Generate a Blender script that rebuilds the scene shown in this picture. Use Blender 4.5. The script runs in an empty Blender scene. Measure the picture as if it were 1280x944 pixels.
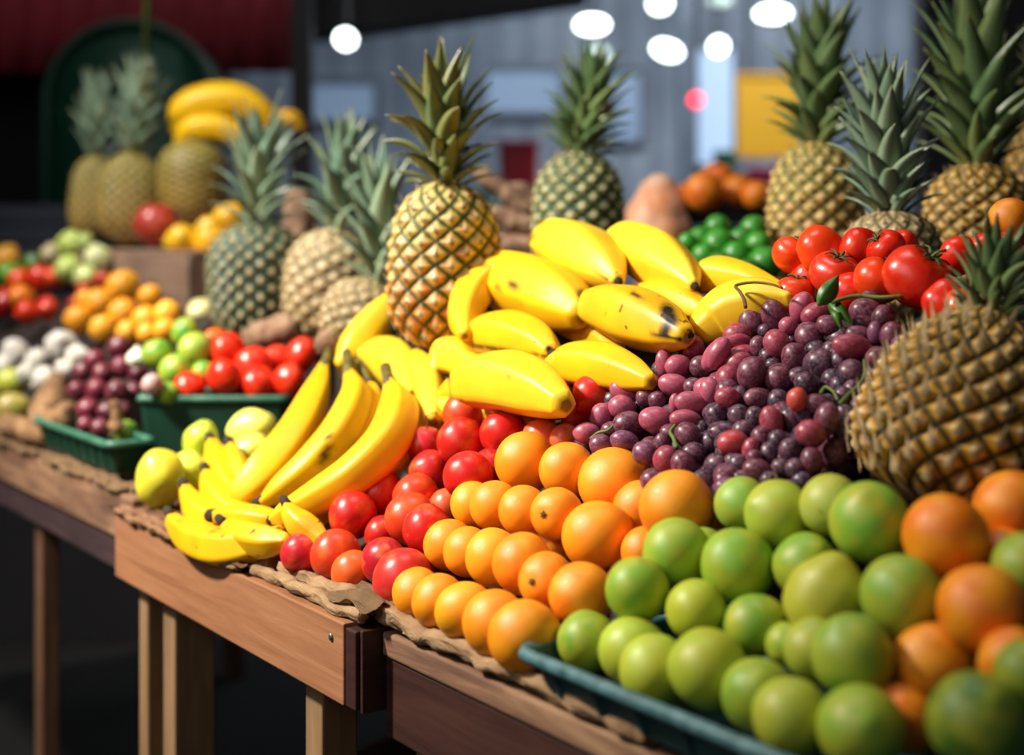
import bpy, bmesh, math, random
import numpy as np
from mathutils import Vector, Matrix, Quaternion, noise

S = bpy.context.scene
COL = S.collection
rnd = random.Random(7)
PI = math.pi

# ------------------------------------------------------------------ view and stall frame
F = 1280 * 50 / 36.0          # focal length in pixels of the 1280 wide frame
TZ = 0.85                     # height of the table tops
CAM = Vector((0, 0, TZ + 0.41))
HY = 300                      # image row of the eye level
EX = Vector((-0.569, 0.822, 0)).normalized()   # along the stall edge, away
EN = Vector((0.822, 0.569, 0)).normalized()    # from the stall edge inward
T0 = 0.765                                     # distance of the edge from the eye


def stall(s, t, z):
    """point in stall coordinates: s along the edge, t inward, z above the table tops"""
    return EX * s + EN * (T0 + t) + Vector((0, 0, TZ + z))


def ray(px, py):
    return Vector(((px - 640) / F, 1.0, -(py - HY) / F))


def at(px, py, d):
    return CAM + ray(px, py) * d


def slope_d(px, py, z0=0.03, k=0.8):
    """distance at which a sight line meets the slope of the display (z = z0 + k t)"""
    r = ray(px, py)
    a = EN.dot(Vector((r.x, r.y, 0)))
    return (0.41 - z0 + k * T0) / (-r.z + k * a)


def flat_d(px, py, z):
    return (0.41 - z) / (-ray(px, py).z)


ROT_STALL = math.atan2(EX.y, EX.x)             # local x = EX; local y = -EN ... handled below
MSTALL = Matrix(((EX.x, EN.x, 0, 0), (EX.y, EN.y, 0, 0), (0, 0, 1, 0), (0, 0, 0, 1)))


# ------------------------------------------------------------------ materials
def lin(h, a=1.0):
    h = h.lstrip('#')
    c = [int(h[i:i + 2], 16) / 255 for i in (0, 2, 4)]
    return tuple((x / 12.92 if x <= 0.04045 else ((x + 0.055) / 1.055) ** 2.4) for x in c) + (a,)


class NT:
    def __init__(self, name):
        self.m = bpy.data.materials.new(name)
        self.m.use_nodes = True
        self.t = self.m.node_tree
        self.b = self.t.nodes['Principled BSDF']

    def n(self, kind, **kw):
        x = self.t.nodes.new(kind)
        for k, v in kw.items():
            if k in x.inputs.keys():
                x.inputs[k].default_value = v
            else:
                setattr(x, k, v)
        return x

    def l(self, a, b):
        self.t.links.new(a, b)

    def set(self, **kw):
        for k, v in kw.items():
            self.b.inputs[k.replace('_', ' ')].default_value = v

    def coord(self, kind='Object', scale=None):
        c = self.n('ShaderNodeTexCoord').outputs[kind]
        if scale:
            mp = self.n('ShaderNodeMapping')
            mp.inputs['Scale'].default_value = scale
            self.l(c, mp.inputs['Vector'])
            return mp.outputs[0]
        return c

    def noise(self, vec, scale, detail=3.0, rough=0.5, dist=0.0):
        x = self.n('ShaderNodeTexNoise')
        x.inputs['Scale'].default_value = scale
        x.inputs['Detail'].default_value = detail
        x.inputs['Roughness'].default_value = rough
        x.inputs['Distortion'].default_value = dist
        self.l(vec, x.inputs['Vector'])
        return x.outputs['Fac']

    def ramp(self, fac, stops, interp='LINEAR'):
        x = self.n('ShaderNodeValToRGB')
        x.color_ramp.interpolation = interp
        e = x.color_ramp.elements
        while len(e) < len(stops):
            e.new(0.5)
        for i, (p, c) in enumerate(stops):
            e[i].position = p
            e[i].color = c if len(c) == 4 else tuple(c) + (1,)
        self.l(fac, x.inputs[0])
        return x.outputs[0]

    def mix(self, fac, a, b, mode='MIX'):
        x = self.n('ShaderNodeMix', data_type='RGBA', blend_type=mode)
        for v, i in ((fac, 0), (a, 6), (b, 7)):
            if hasattr(v, 'is_linked'):
                self.l(v, x.inputs[i])
            else:
                x.inputs[i].default_value = v
        return x.outputs[2]

    def math(self, op, a, b=0.0, c=None):
        x = self.n('ShaderNodeMath', operation=op)
        for v, i in ((a, 0), (b, 1), (c, 2)):
            if v is None:
                continue
            if hasattr(v, 'is_linked'):
                self.l(v, x.inputs[i])
            else:
                x.inputs[i].default_value = v
        return x.outputs[0]

    def attr(self, name):
        x = self.n('ShaderNodeAttribute', attribute_name=name)
        return x.outputs['Fac']

    def color(self, out):
        self.l(out, self.b.inputs['Base Color'])

    def bump(self, h, strength, dist=0.01):
        x = self.n('ShaderNodeBump')
        x.inputs['Strength'].default_value = strength
        x.inputs['Distance'].default_value = dist
        self.l(h, x.inputs['Height'])
        self.l(x.outputs[0], self.b.inputs['Normal'])


G0, G1 = (0, 0, 0, 1), (1, 1, 1, 1)


def fruit_mat(name, blush, lo, hi, rough=0.35, spots=None, pore=0.0, pore_scale=60, coat=0.0, sss=0.0, freq=1.3, patchy=None):
    """skin: the object's own colour with soft patches of a second colour, specks and pores"""
    m = NT(name)
    oi = m.n('ShaderNodeObjectInfo')
    v = m.n('ShaderNodeVectorMath', operation='ADD')
    m.l(m.coord(), v.inputs[0])
    off = m.n('ShaderNodeCombineXYZ')
    r9 = m.math('MULTIPLY', oi.outputs['Random'], 37.0)
    m.l(r9, off.inputs[0]); m.l(r9, off.inputs[1])
    m.l(off.outputs[0], v.inputs[1])
    vec = v.outputs[0]
    f = m.ramp(m.noise(vec, freq, 3), [(lo, G0), (hi, G1)])
    c = m.mix(f, oi.outputs['Color'], lin(blush))
    if patchy:
        f3 = m.ramp(m.noise(vec, 5.0, 6, 0.7), [(0.45, G0), (0.72, G1)])
        c = m.mix(m.math('MULTIPLY', f3, patchy[1]), c, lin(patchy[0]))
    if spots:
        f2 = m.ramp(m.noise(vec, spots[2], 2), [(spots[1], G0), (spots[1] + 0.04, G1)])
        c = m.mix(m.math('MULTIPLY', f2, 0.7), c, lin(spots[0]))
    m.color(c)
    m.set(Roughness=rough, Coat_Weight=coat, Coat_Roughness=0.2)
    if sss:
        m.set(Subsurface_Weight=sss, Subsurface_Scale=0.01)
        m.b.inputs['Subsurface Radius'].default_value = (1.0, 0.4, 0.15)
    if pore:
        m.bump(m.noise(vec, pore_scale, 2), pore, 0.02)
    return m.m


M = {}
M['orange'] = fruit_mat('orange_peel', '#f7a01c', 0.35, 0.7, 0.4, ('#9a5a10', 0.76, 9), 0.16, 45, coat=0.08)
M['lime'] = fruit_mat('lime_peel', '#b0b030', 0.38, 0.72, 0.42, ('#6d7a2a', 0.78, 8), 0.12, 40, coat=0.05)
M['green_lime'] = fruit_mat('green_lime_peel', '#3f8f2c', 0.45, 0.75, 0.38, None, 0.08, 40, coat=0.08)
M['plum'] = fruit_mat('plum_skin', '#e06a22', 0.52, 0.8, 0.36, ('#f0a060', 0.77, 14), 0.0, coat=0.06)
M['tomato'] = fruit_mat('tomato_skin', '#e8451a', 0.45, 0.8, 0.3, None, 0.03, 5, coat=0.12)
M['grape'] = fruit_mat('grape_skin', '#8f5062', 0.45, 0.95, 0.36, ('#3a1c22', 0.76, 7), 0.02, 30, patchy=('#b08fa4', 0.42))
M['mango'] = fruit_mat('mango_skin', '#8fae3a', 0.55, 0.8, 0.38, ('#6f5a1a', 0.8, 9), 0.04, 30, coat=0.1)
M['onion'] = fruit_mat('onion_skin', '#8a4a50', 0.45, 0.8, 0.4, None, 0.05, 12)
M['garlic'] = fruit_mat('garlic_skin', '#d8cdb8', 0.4, 0.7, 0.6, None, 0.1, 10)
M['pepper'] = fruit_mat('pepper_skin', '#e05a20', 0.55, 0.8, 0.25, None, 0.0, coat=0.2)


def plain(name, c, rough=0.6, c2=None, scale=20, metal=0.0, bump=0.0, bscale=40):
    m = NT(name)
    if c2:
        m.color(m.ramp(m.noise(m.coord(), scale, 4), [(0.35, lin(c)), (0.68, lin(c2))]))
    else:
        m.set(Base_Color=lin(c))
    m.set(Roughness=rough, Metallic=metal)
    if bump:
        m.bump(m.noise(m.coord(), bscale, 4), bump, 0.01)
    return m.m


def wood(name, c1, c2, c3, rough=0.62, scale=(3, 40, 40), stain=0.0, bump=0.25):
    m = NT(name)
    v = m.coord('Object', scale)
    f = m.noise(v, 1.0, 6, 0.6, 0.6)
    c = m.ramp(f, [(0.28, lin(c1)), (0.5, lin(c2)), (0.72, lin(c3))])
    if stain:
        g = m.ramp(m.noise(m.coord(), 9, 5, 0.6), [(0.48, G0), (0.66, G1)])
        c = m.mix(m.math('MULTIPLY', g, stain), c, lin('#1c100c'))
    m.color(c)
    m.set(Roughness=rough)
    m.bump(f, bump, 0.004)
    return m.m


M['wood_tan'] = wood('tan_board', '#85583a', '#996847', '#a67653', 0.55, (4, 30, 55))
M['wood_dark'] = wood('dark_stained_board', '#2c1714', '#3a201b', '#452a22', 0.5, (4, 30, 40), 0.2)
M['wood_weather'] = wood('weathered_board', '#55382a', '#7d5a42', '#a3805f', 0.75, (5, 40, 40), 0.5, 0.5)
M['wood_purple'] = wood('dark_purplish_board', '#2a1d20', '#3a282b', '#4b3536', 0.6, (4, 40, 40), 0.3)
M['wood_pale'] = wood('pale_post', '#6f5436', '#846646', '#947653', 0.7, (40, 40, 4), 0.15)
M['wood_post'] = wood('brown_post', '#4a3120', '#5f4029', '#725036', 0.7, (40, 40, 4), 0.3)
M['wood_crate'] = wood('greyish_crate_wood', '#7b5f4c', '#937561', '#a68a75', 0.75, (4, 30, 30), 0.1)
M['wood_rack'] = wood('rack_planks', '#1c120c', '#241710', '#2c1d14', 0.8, (4, 30, 30), 0.2)


def cloth_mat(name, c1, c2):
    m = NT(name)
    v = m.coord()
    f = m.noise(v, 30, 6, 0.65)
    m.color(m.ramp(f, [(0.3, lin(c1)), (0.7, lin(c2))]))
    m.set(Roughness=0.9)
    w1 = m.n('ShaderNodeTexWave'); w1.inputs['Scale'].default_value = 160
    w2 = m.n('ShaderNodeTexWave', bands_direction='Y'); w2.inputs['Scale'].default_value = 160
    m.l(v, w1.inputs['Vector']); m.l(v, w2.inputs['Vector'])
    h = m.math('ADD', m.math('MULTIPLY', m.math('ADD', w1.outputs['Fac'], w2.outputs['Fac']), 0.25), f)
    m.bump(h, 0.5, 0.004)
    return m.m


M['burlap'] = cloth_mat('burlap', '#7d5f42', '#a88862')
M['paper'] = cloth_mat('brown_paper', '#6f4a30', '#96704e')


def banana_mat(name, base, shade, spot_lo):
    m = NT(name)
    v = m.coord()
    al = m.attr('along')
    c = m.mix(m.ramp(m.noise(v, 14, 3), [(0.4, G0), (0.75, G1)]), lin(base), lin(shade))
    green = m.math('MULTIPLY', m.ramp(al, [(0.0, G1), (0.2, G0)]), m.attr('green'))
    c = m.mix(green, c, lin('#6f8f1c'))
    sp = m.ramp(m.noise(v, 70, 2, 0.4), [(spot_lo, G0), (spot_lo + 0.03, G1)])
    c = m.mix(m.math('MULTIPLY', sp, 0.75), c, lin('#3a2208'))
    sc = m.math('MULTIPLY', m.attr('scar'), m.ramp(m.noise(v, 55, 4, 0.7), [(0.27, G0), (0.42, G1)]))
    c = m.mix(sc, c, lin('#1c0f06'))
    end = m.ramp(al, [(0.93, G0), (1.0, G1)])
    c = m.mix(m.math('MULTIPLY', end, 0.8), c, lin('#6a4a10'))
    m.color(c)
    m.set(Roughness=0.42, Subsurface_Weight=0.0)
    m.bump(m.noise(v, 60, 3), 0.05, 0.004)
    return m.m


M['banana'] = banana_mat('banana_peel', '#f0bf10', '#e6ac0c', 0.75)
M['banana_spot'] = banana_mat('freckled_banana_peel', '#e8b40f', '#d99c0a', 0.69)
M['banana_pale'] = banana_mat('pale_banana_peel', '#f2cc2a', '#ecbd18', 0.78)
M['banana_tip'] = plain('banana_tip', '#17100a', 0.85, '#33230f', 60)
M['banana_stem'] = plain('banana_stem', '#4a3a14', 0.7, '#6f6a1c', 40)
M['stem_green'] = plain('green_stem', '#3f5a1a', 0.6, '#6b7a2c', 30)
M['stem_brown'] = plain('brown_stem', '#4a2f16', 0.7, '#6f5128', 30)
M['calyx'] = plain('calyx', '#2c3f16', 0.6, '#4a5c22', 30)
M['leaf'] = plain('leaf', '#2c5a18', 0.4, '#4a7c26', 15)
M['button'] = plain('stem_button', '#4a3a12', 0.7, '#6a5a1c', 30)


def pine_mat(name, core, mid, groove, low_mid, gloss=0.5, g0=0.62, g1=0.9, patch=None):
    """rind: groove colour between the eyes, flesh-coloured eye, tan bract in the middle; riper towards the base"""
    m = NT(name)
    cell = m.attr('cell'); vid = m.attr('cellrand'); hgt = m.attr('height')
    v = m.coord()
    ripe = m.math('ADD', hgt, m.math('MULTIPLY', m.math('SUBTRACT', vid, 0.5), 0.35))
    midc = m.mix(m.ramp(ripe, [(0.25, G0), (0.75, G1)]), lin(low_mid), lin(mid))
    n = m.noise(v, 90, 4, 0.6)
    d = m.math('ADD', cell, m.math('MULTIPLY', m.math('SUBTRACT', n, 0.5), 0.6))
    if patch:
        midc = m.mix(m.math('MULTIPLY', m.ramp(vid, [(0.55, G0), (0.7, G1)]), 0.8), midc, lin(patch))
    c = m.mix(m.ramp(d, [(0.26, G0), (0.5, G1)]), lin(core), midc)
    c = m.mix(m.ramp(d, [(g0, G0), (g1, G1)]), c, lin(groove))
    m.color(c)
    m.set(Roughness=gloss)
    m.bump(n, 0.3, 0.003)
    return m.m


M['pine_gold'] = pine_mat('golden_rind', '#e0bd8a', '#c9b45c', '#35421a', '#c87412', 0.5, 0.6, 0.88)
M['pine_green'] = pine_mat('green_rind', '#d3caa2', '#a3aa70', '#1f3a1a', '#98a060', 0.5, 0.48, 0.78)
M['pine_darkgreen'] = pine_mat('dark_green_rind', '#a09c7c', '#4a6444', '#15291f', '#50643f', 0.5, 0.5, 0.85)
M['pine_pale'] = pine_mat('pale_rind', '#c9b892', '#a8946a', '#655c3c', '#a28453')
M['pine_brown'] = pine_mat('brown_gold_rind', '#d6bc90', '#be9432', '#3a3015', '#b07a20', 0.55, 0.55, 0.9, '#d09a1c')
M['pine_far'] = pine_mat('olive_rind', '#b39a5c', '#998a3e', '#55551f', '#b08428')
M['bract'] = plain('bract', '#a98f62', 0.7, '#6f5a30', 60)


def leaf_mat(name, a, b, tip):
    m = NT(name)
    v = m.coord('Object', (40, 40, 8))
    c = m.ramp(m.noise(v, 1.0, 4), [(0.3, lin(a)), (0.7, lin(b))])
    c = m.mix(m.math('MULTIPLY', m.attr('leafrand'), 0.6), c, lin(tip))
    e = m.ramp(m.attr('along'), [(0.86, G0), (1.0, G1)])
    c = m.mix(m.math('MULTIPLY', e, 0.6), c, lin('#6a5a30'))
    b0 = m.ramp(m.attr('along'), [(0.0, G1), (0.3, G0)])
    c = m.mix(m.math('MULTIPLY', b0, 0.45), c, lin('#7a6a2c'))
    m.color(c)
    m.set(Roughness=0.34)
    return m.m


M['crown'] = leaf_mat('crown_leaf', '#3c5a32', '#688458', '#86965a')
M['crown_blue'] = leaf_mat('bluish_crown_leaf', '#46644e', '#7d9884', '#98a684')
M['crown_olive'] = leaf_mat('olive_crown_leaf', '#3c5030', '#66764a', '#867f42')


# ------------------------------------------------------------------ mesh tools
def link(name, me, mat=None, parent=None, smooth=True):
    if isinstance(me, bmesh.types.BMesh):
        bm = me
        bmesh.ops.recalc_face_normals(bm, faces=bm.faces)
        me = bpy.data.meshes.new(name)
        bm.to_mesh(me); bm.free()
    if mat is not None and not me.materials:
        for x in (mat if isinstance(mat, (list, tuple)) else [mat]):
            me.materials.append(x)
    if smooth:
        me.polygons.foreach_set('use_smooth', [True] * len(me.polygons))
    o = bpy.data.objects.new(name, me)
    COL.objects.link(o)
    if parent is not None:
        o.parent = parent
    return o


def tag(o, label, cat, group=None, kind=None):
    o['label'] = label
    o['category'] = cat
    if group:
        o['group'] = group
    if kind:
        o['kind'] = kind
    return o


def empty(name, loc, label, cat, group=None, mat=None):
    o = bpy.data.objects.new(name, None)
    o.empty_display_size = 0.05
    COL.objects.link(o)
    o.matrix_world = Matrix.Translation(loc) @ (mat if mat is not None else Matrix())
    return tag(o, label, cat, group)


def box(bm, lo, hi, bevel=0.0, jitter=0.0):
    vs = [bm.verts.new((x, y, z)) for x in (lo[0], hi[0]) for y in (lo[1], hi[1]) for z in (lo[2], hi[2])]
    fs = [(0, 1, 3, 2), (4, 6, 7, 5), (0, 4, 5, 1), (2, 3, 7, 6), (0, 2, 6, 4), (1, 5, 7, 3)]
    faces = [bm.faces.new([vs[i] for i in f]) for f in fs]
    if jitter:
        for v in vs:
            v.co += Vector([rnd.uniform(-jitter, jitter) for _ in range(3)])
    if bevel:
        es = list({e for f in faces for e in f.edges})
        bmesh.ops.bevel(bm, geom=es, offset=bevel, segments=2, affect='EDGES', profile=0.5)


def box_obj(name, lo, hi, mat, parent=None, bevel=0.003, jitter=0.0):
    bm = bmesh.new()
    box(bm, lo, hi, bevel, jitter)
    o = link(name, bm, mat, parent, smooth=False)
    return o


def tube_bm(bm, pts, rads, sides=8, cap=True):
    pts = [Vector(p) for p in pts]
    rings = []
    t0 = (pts[1] - pts[0]).normalized()
    up = Vector((0, 0, 1)) if abs(t0.z) < 0.9 else Vector((1, 0, 0))
    nx = t0.cross(up).normalized()
    for i, p in enumerate(pts):
        t = (pts[min(i + 1, len(pts) - 1)] - pts[max(i - 1, 0)]).normalized()
        nx = (nx - t * nx.dot(t)).normalized()
        ny = t.cross(nx)
        rings.append([bm.verts.new(p + (nx * math.cos(a) + ny * math.sin(a)) * rads[i]) for a in [2 * PI * k / sides for k in range(sides)]])
    for a, b in zip(rings, rings[1:]):
        for k in range(sides):
            bm.faces.new((a[k], a[(k + 1) % sides], b[(k + 1) % sides], b[k]))
    if cap:
        bm.faces.new(rings[0]); bm.faces.new(list(reversed(rings[-1])))


def catmull(pts, n):
    pts = [np.array(p, float) for p in pts]
    P = [2 * pts[0] - pts[1]] + pts + [2 * pts[-1] - pts[-2]]
    out = []
    segs = len(pts) - 1
    for i in range(n):
        u = i / (n - 1) * segs
        k = min(int(u), segs - 1)
        t = u - k
        a, b, c, d = P[k:k + 4]
        out.append(0.5 * (2 * b + (c - a) * t + (2 * a - 5 * b + 4 * c - d) * t * t + (3 * b - a - 3 * c + d) * t ** 3))
    return out


def attr(me, name, vals):
    a = me.attributes.new(name, 'FLOAT', 'POINT')
    a.data.foreach_set('value', vals)


def ball_mesh(name, mat, seed, prof=None, lump=0.03, nu=40, nv=22, lobes=None):
    """unit round fruit; prof(v) -> (radius factor, height) for polar parameter v in 0..1 from blossom end to stem end"""
    r = random.Random(seed)
    off = Vector((r.uniform(-50, 50), r.uniform(-50, 50), r.uniform(-50, 50)))
    bm = bmesh.new()
    rows = []
    for j in range(nv + 1):
        v = j / nv
        if prof:
            rr, zz = prof(v)
        else:
            rr, zz = math.sin(PI * v), -math.cos(PI * v)
        ring = []
        n = 1 if j in (0, nv) else nu
        for i in range(n):
            a = 2 * PI * i / nu
            k = 1.0
            if lobes:
                k = 1 + lobes[1] * (math.cos(lobes[0] * a + lobes[2] if len(lobes) > 2 else lobes[0] * a)) * abs(math.sin(PI * v)) ** 0.5 * (0.4 + 0.6 * v)
            p = Vector((rr * math.cos(a) * k, rr * math.sin(a) * k, zz)) if n > 1 else Vector((0, 0, zz))
            d = noise.noise(p * 1.1 + off)
            p *= 1 + lump * d
            ring.append(bm.verts.new(p))
        rows.append(ring)
    for j in range(nv):
        a, b = rows[j], rows[j + 1]
        for i in range(nu):
            i2 = (i + 1) % nu
            if len(a) == 1:
                bm.faces.new((a[0], b[i2], b[i]))
            elif len(b) == 1:
                bm.faces.new((a[i], a[i2], b[0]))
            else:
                bm.faces.new((a[i], a[i2], b[i2], b[i]))
    bmesh.ops.recalc_face_normals(bm, faces=bm.faces)
    me = bpy.data.meshes.new(name)
    bm.to_mesh(me); bm.free()
    me.materials.append(mat)
    me.polygons.foreach_set('use_smooth', [True] * len(me.polygons))
    return me


def dimple(depth, width, ex=1.0):
    def f(v):
        th = PI * v
        r = math.sin(th); z = -math.cos(th)
        z *= ex
        z -= depth * math.exp(-((PI - th) / width) ** 2)
        return r, z
    return f


def nipple(h, width, ex=1.05):
    def f(v):
        th = PI * v
        return math.sin(th), -math.cos(th) * ex - h * math.exp(-(th / width) ** 2)
    return f


def pear(v):
    th = PI * v
    z = -math.cos(th)
    return math.sin(th) * (1 - 0.28 * max(0, z)), z * 1.25


MESH = {
    'orange': [ball_mesh('orange', M['orange'], 10 + i, dimple(0.05, 0.25, 0.96), 0.03) for i in range(4)],
    'lime': [ball_mesh('lime', M['lime'], 20 + i, nipple(0.06, 0.22, 1.02), 0.035) for i in range(4)],
    'green_lime': [ball_mesh('lime', M['green_lime'], 120 + i, nipple(0.06, 0.22, 1.06), 0.03, 30, 16) for i in range(2)],
    'lemon': [ball_mesh('lemon', M['lime'], 28, nipple(0.16, 0.3, 1.1), 0.14)],
    'plum': [ball_mesh('plum', M['plum'], 30 + i, dimple(0.16, 0.3, 0.97), 0.05) for i in range(3)],
    'tomato': [ball_mesh('tomato', M['tomato'], 40 + i, dimple(0.18, 0.42, 0.86), 0.06, lobes=(5, 0.025)) for i in range(3)],
    'mango': [ball_mesh('mango', M['mango'], 50 + i, dimple(0.05, 0.3, 1.25), 0.12) for i in range(3)],
    'onion': [ball_mesh('onion', M['onion'], 60 + i, nipple(0.12, 0.25, 0.92), 0.05, 24, 14) for i in range(2)],
    'garlic': [ball_mesh('garlic', M['garlic'], 70 + i, nipple(0.4, 0.3, 0.85), 0.05, 30, 14, lobes=(7, 0.06)) for i in range(2)],
    'pepper': [ball_mesh('pepper', M['pepper'], 80 + i, dimple(0.2, 0.4, 1.1), 0.1, 30, 16, lobes=(4, 0.1)) for i in range(2)],
    'pear': [ball_mesh('pear', M['mango'], 90, pear, 0.05, 30, 16)],
    'grape': [ball_mesh('grape', M['grape'], 100 + i, None, 0.06, 24, 14) for i in range(4)],
    'cabbage': [ball_mesh('cabbage', M['mango'], 110, dimple(0.05, 0.3, 0.95), 0.16, 30, 18, lobes=(6, 0.06))],
}


def small_mesh(kind):
    bm = bmesh.new()
    if kind == 'button':
        for i in range(5):
            a = 2 * PI * i / 5
            c = Vector((math.cos(a), math.sin(a), 0)); s = Vector((-c.y, c.x, 0))
            p = [bm.verts.new(x) for x in (Vector((0, 0, 0.93)), c * 0.07 + s * 0.05 + Vector((0, 0, 0.93)), c * 0.15 + Vector((0, 0, 0.945)), c * 0.07 - s * 0.05 + Vector((0, 0, 0.93)))]
            q = [bm.verts.new(v.co + Vector((0, 0, 0.03))) for v in p]
            bm.faces.new(q); bm.faces.new(p[::-1])
            for k in range(4):
                bm.faces.new((p[k], p[(k + 1) % 4], q[(k + 1) % 4], q[k]))
        tube_bm(bm, [(0, 0, 0.91), (0, 0, 0.98)], [0.06, 0.05], 8)
        mat = M['button']
    elif kind == 'stem':
        pts = [(0, 0, 0.76), (0.02, 0, 0.95), (0.1, 0.03, 1.12), (0.22, 0.05, 1.32), (0.25, 0.05, 1.4)]
        tube_bm(bm, pts, [0.05, 0.035, 0.03, 0.035, 0.05], 8)
        mat = M['stem_brown']
    elif kind == 'calyx':
        for i in range(6):
            a = 2 * PI * i / 6 + 0.2
            prev = None
            for k in range(6):
                u = k / 5
                rad = 0.05 + 0.5 * u
                z = 0.70 + 0.16 * math.sin(u * 2.4) - 0.06 * u
                w = 0.1 * (1 - u) ** 0.8 + 0.005
                c = Vector((math.cos(a + 0.3 * u) * rad, math.sin(a + 0.3 * u) * rad, z))
                s = Vector((-math.sin(a), math.cos(a), 0)) * w
                cur = [bm.verts.new(c - s), bm.verts.new(c + Vector((0, 0, 0.05))), bm.verts.new(c + s), bm.verts.new(c - Vector((0, 0, 0.02)))]
                if prev:
                    for q in range(4):
                        bm.faces.new((prev[q], prev[(q + 1) % 4], cur[(q + 1) % 4], cur[q]))
                prev = cur
        mat = M['calyx']
    elif kind == 'truss':
        pts = [(0, 0, 0.66), (0.02, 0, 0.85), (0.1, 0.02, 1.0), (0.24, 0.04, 1.08)]
        tube_bm(bm, pts, [0.07, 0.05, 0.045, 0.055], 8)
        mat = M['stem_green']
    elif kind == 'scar':
        tube_bm(bm, [(0, 0, 0.93), (0, 0, 1.0)], [0.11, 0.08], 10)
        mat = M['button']
    bmesh.ops.recalc_face_normals(bm, faces=bm.faces)
    me = bpy.data.meshes.new(kind)
    bm.to_mesh(me); bm.free()
    me.materials.append(mat)
    me.polygons.foreach_set('use_smooth', [True] * len(me.polygons))
    return me


SMALL = {k: small_mesh(k) for k in ('button', 'stem', 'calyx', 'truss', 'scar')}
PARTNAME = {'button': 'stem_button', 'stem': 'stem', 'calyx': 'calyx', 'truss': 'stem', 'scar': 'stem_scar'}


# ------------------------------------------------------------------ stall furniture
MST = Matrix(((EX.x, -EN.x, 0, 0), (EX.y, -EN.y, 0, 0), (0, 0, 1, 0), (0, 0, 0, 1)))


class SF:
    """a thing built in stall coordinates"""

    def __init__(self, name, s, t, z, label, cat, group=None):
        self.c = (s, t, z)
        self.o = empty(name, stall(s, t, z), label, cat, group, MST)

    def p(self, s, t, z):
        return Vector((s - self.c[0], -(t - self.c[1]), z - self.c[2]))

    def box(self, name, s, t, z, mat, bevel=0.003, jitter=0.0, parent=None):
        a, b = self.p(s[0], t[1], z[0]), self.p(s[1], t[0], z[1])
        return box_obj(name, a, b, mat, parent or self.o, bevel, jitter)


# ------------------------------------------------------------------ bananas
ALLROUND = random.Random(3)


def smooth_bm(pts, rads, n=44, sides=30, roll=0.0, pent=0.55):
    P = catmull([list(p) + [r] for p, r in zip(pts, rads)], n)
    co, al = [], []
    c3 = [Vector(p[:3]) for p in P]
    rr = [max(0.0015, float(p[3])) for p in P]
    nx = None
    for i in range(n):
        t = (c3[min(i + 1, n - 1)] - c3[max(i - 1, 0)]).normalized()
        if nx is None:
            nx = t.cross((c3[i] - CAM).normalized())
        nx = (nx - t * nx.dot(t)).normalized()
        ny = t.cross(nx)
        for k in range(sides):
            a = 2 * PI * k / sides
            b = (a + roll) % (2 * PI / 5) - PI / 5
            q = math.cos(PI / 5) / math.cos(b) * 1.1
            r = rr[i] * (1 - pent + pent * q)
            co.append(c3[i] + (nx * math.cos(a) + ny * math.sin(a)) * r)
            al.append(i / (n - 1))
    return co, al, c3


def grid_faces(n, sides):
    f = []
    for i in range(n - 1):
        for k in range(sides):
            k2 = (k + 1) % sides
            f.append((i * sides + k, i * sides + k2, (i + 1) * sides + k2, (i + 1) * sides + k))
    f.append(tuple(range(sides))[::-1])
    f.append(tuple((n - 1) * sides + k for k in range(sides)))
    return f


def banana(pts, label, group, mat='banana', green=0.0, stem=None, tip=None, roll=0.3, z0=0.04, off=0.0, scars=(), name='banana', pent=0.6, d=None, k=0.8):
    """pts: (column, row, radius in pixels[, nudge along the sight line]); runs from the stem end to the blossom end"""
    def w(q):
        dd = d if d is not None else slope_d(q[0], q[1], z0, k)
        dd += off + (q[3] if len(q) > 3 else 0.0)
        return at(q[0], q[1], dd), q[2] * dd / F
    W = [w(q) for q in pts]
    P = [a for a, _ in W]; R = [b for _, b in W]
    # round both ends off
    e0 = (P[0] - P[1]).normalized() * R[0] * 0.45
    e1 = (P[-1] - P[-2]).normalized() * R[-1] * 0.45
    P = [P[0] + e0 * 1.95, P[0] + e0 * 1.3] + P + [P[-1] + e1 * 1.3, P[-1] + e1 * 1.95]
    R = [R[0] * 0.34, R[0] * 0.76] + R + [R[-1] * 0.76, R[-1] * 0.34]
    n, sides = 56, 30
    co, al, axis = smooth_bm(P, R, n, sides, roll, pent)
    org = sum(axis, Vector()) / len(axis)
    me = bpy.data.meshes.new(name)
    me.from_pydata([c - org for c in co], [], grid_faces(n, sides))
    attr(me, 'along', al)
    attr(me, 'green', [green] * len(co))
    sv = [0.0] * len(co)
    for (sx0, sy0, sx1, sy1, wd) in scars:
        for i, c in enumerate(co):
            q = c - CAM
            u, v = 640 + F * q.x / q.y, HY - F * q.z / q.y
            ax = axis[i // sides]
            if (c - ax).dot(q) > 0:
                continue
            dx, dy = sx1 - sx0, sy1 - sy0
            tt = max(0, min(1, ((u - sx0) * dx + (v - sy0) * dy) / max(1e-6, dx * dx + dy * dy)))
            dist = math.hypot(u - sx0 - dx * tt, v - sy0 - dy * tt)
            sv[i] = max(sv[i], min(1.0, max(0.0, 1.6 - dist / wd)))
    attr(me, 'scar', sv)
    me.update()
    o = link(name, me, M[mat])
    o.location = org
    tag(o, label, 'banana', group)
    if stem:
        Q = [w(q) for q in stem]
        bm = bmesh.new()
        tube_bm(bm, [a - org for a, _ in Q], [b for _, b in Q], 10)
        link('stem', bm, M['banana_stem'], o)
    if tip:
        Q = [w(q) for q in tip]
        bm = bmesh.new()
        tube_bm(bm, [a - org for a, _ in Q], [b for _, b in Q], 10)
        link('blossom_tip', bm, M['banana_tip'], o)
    return o


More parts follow.
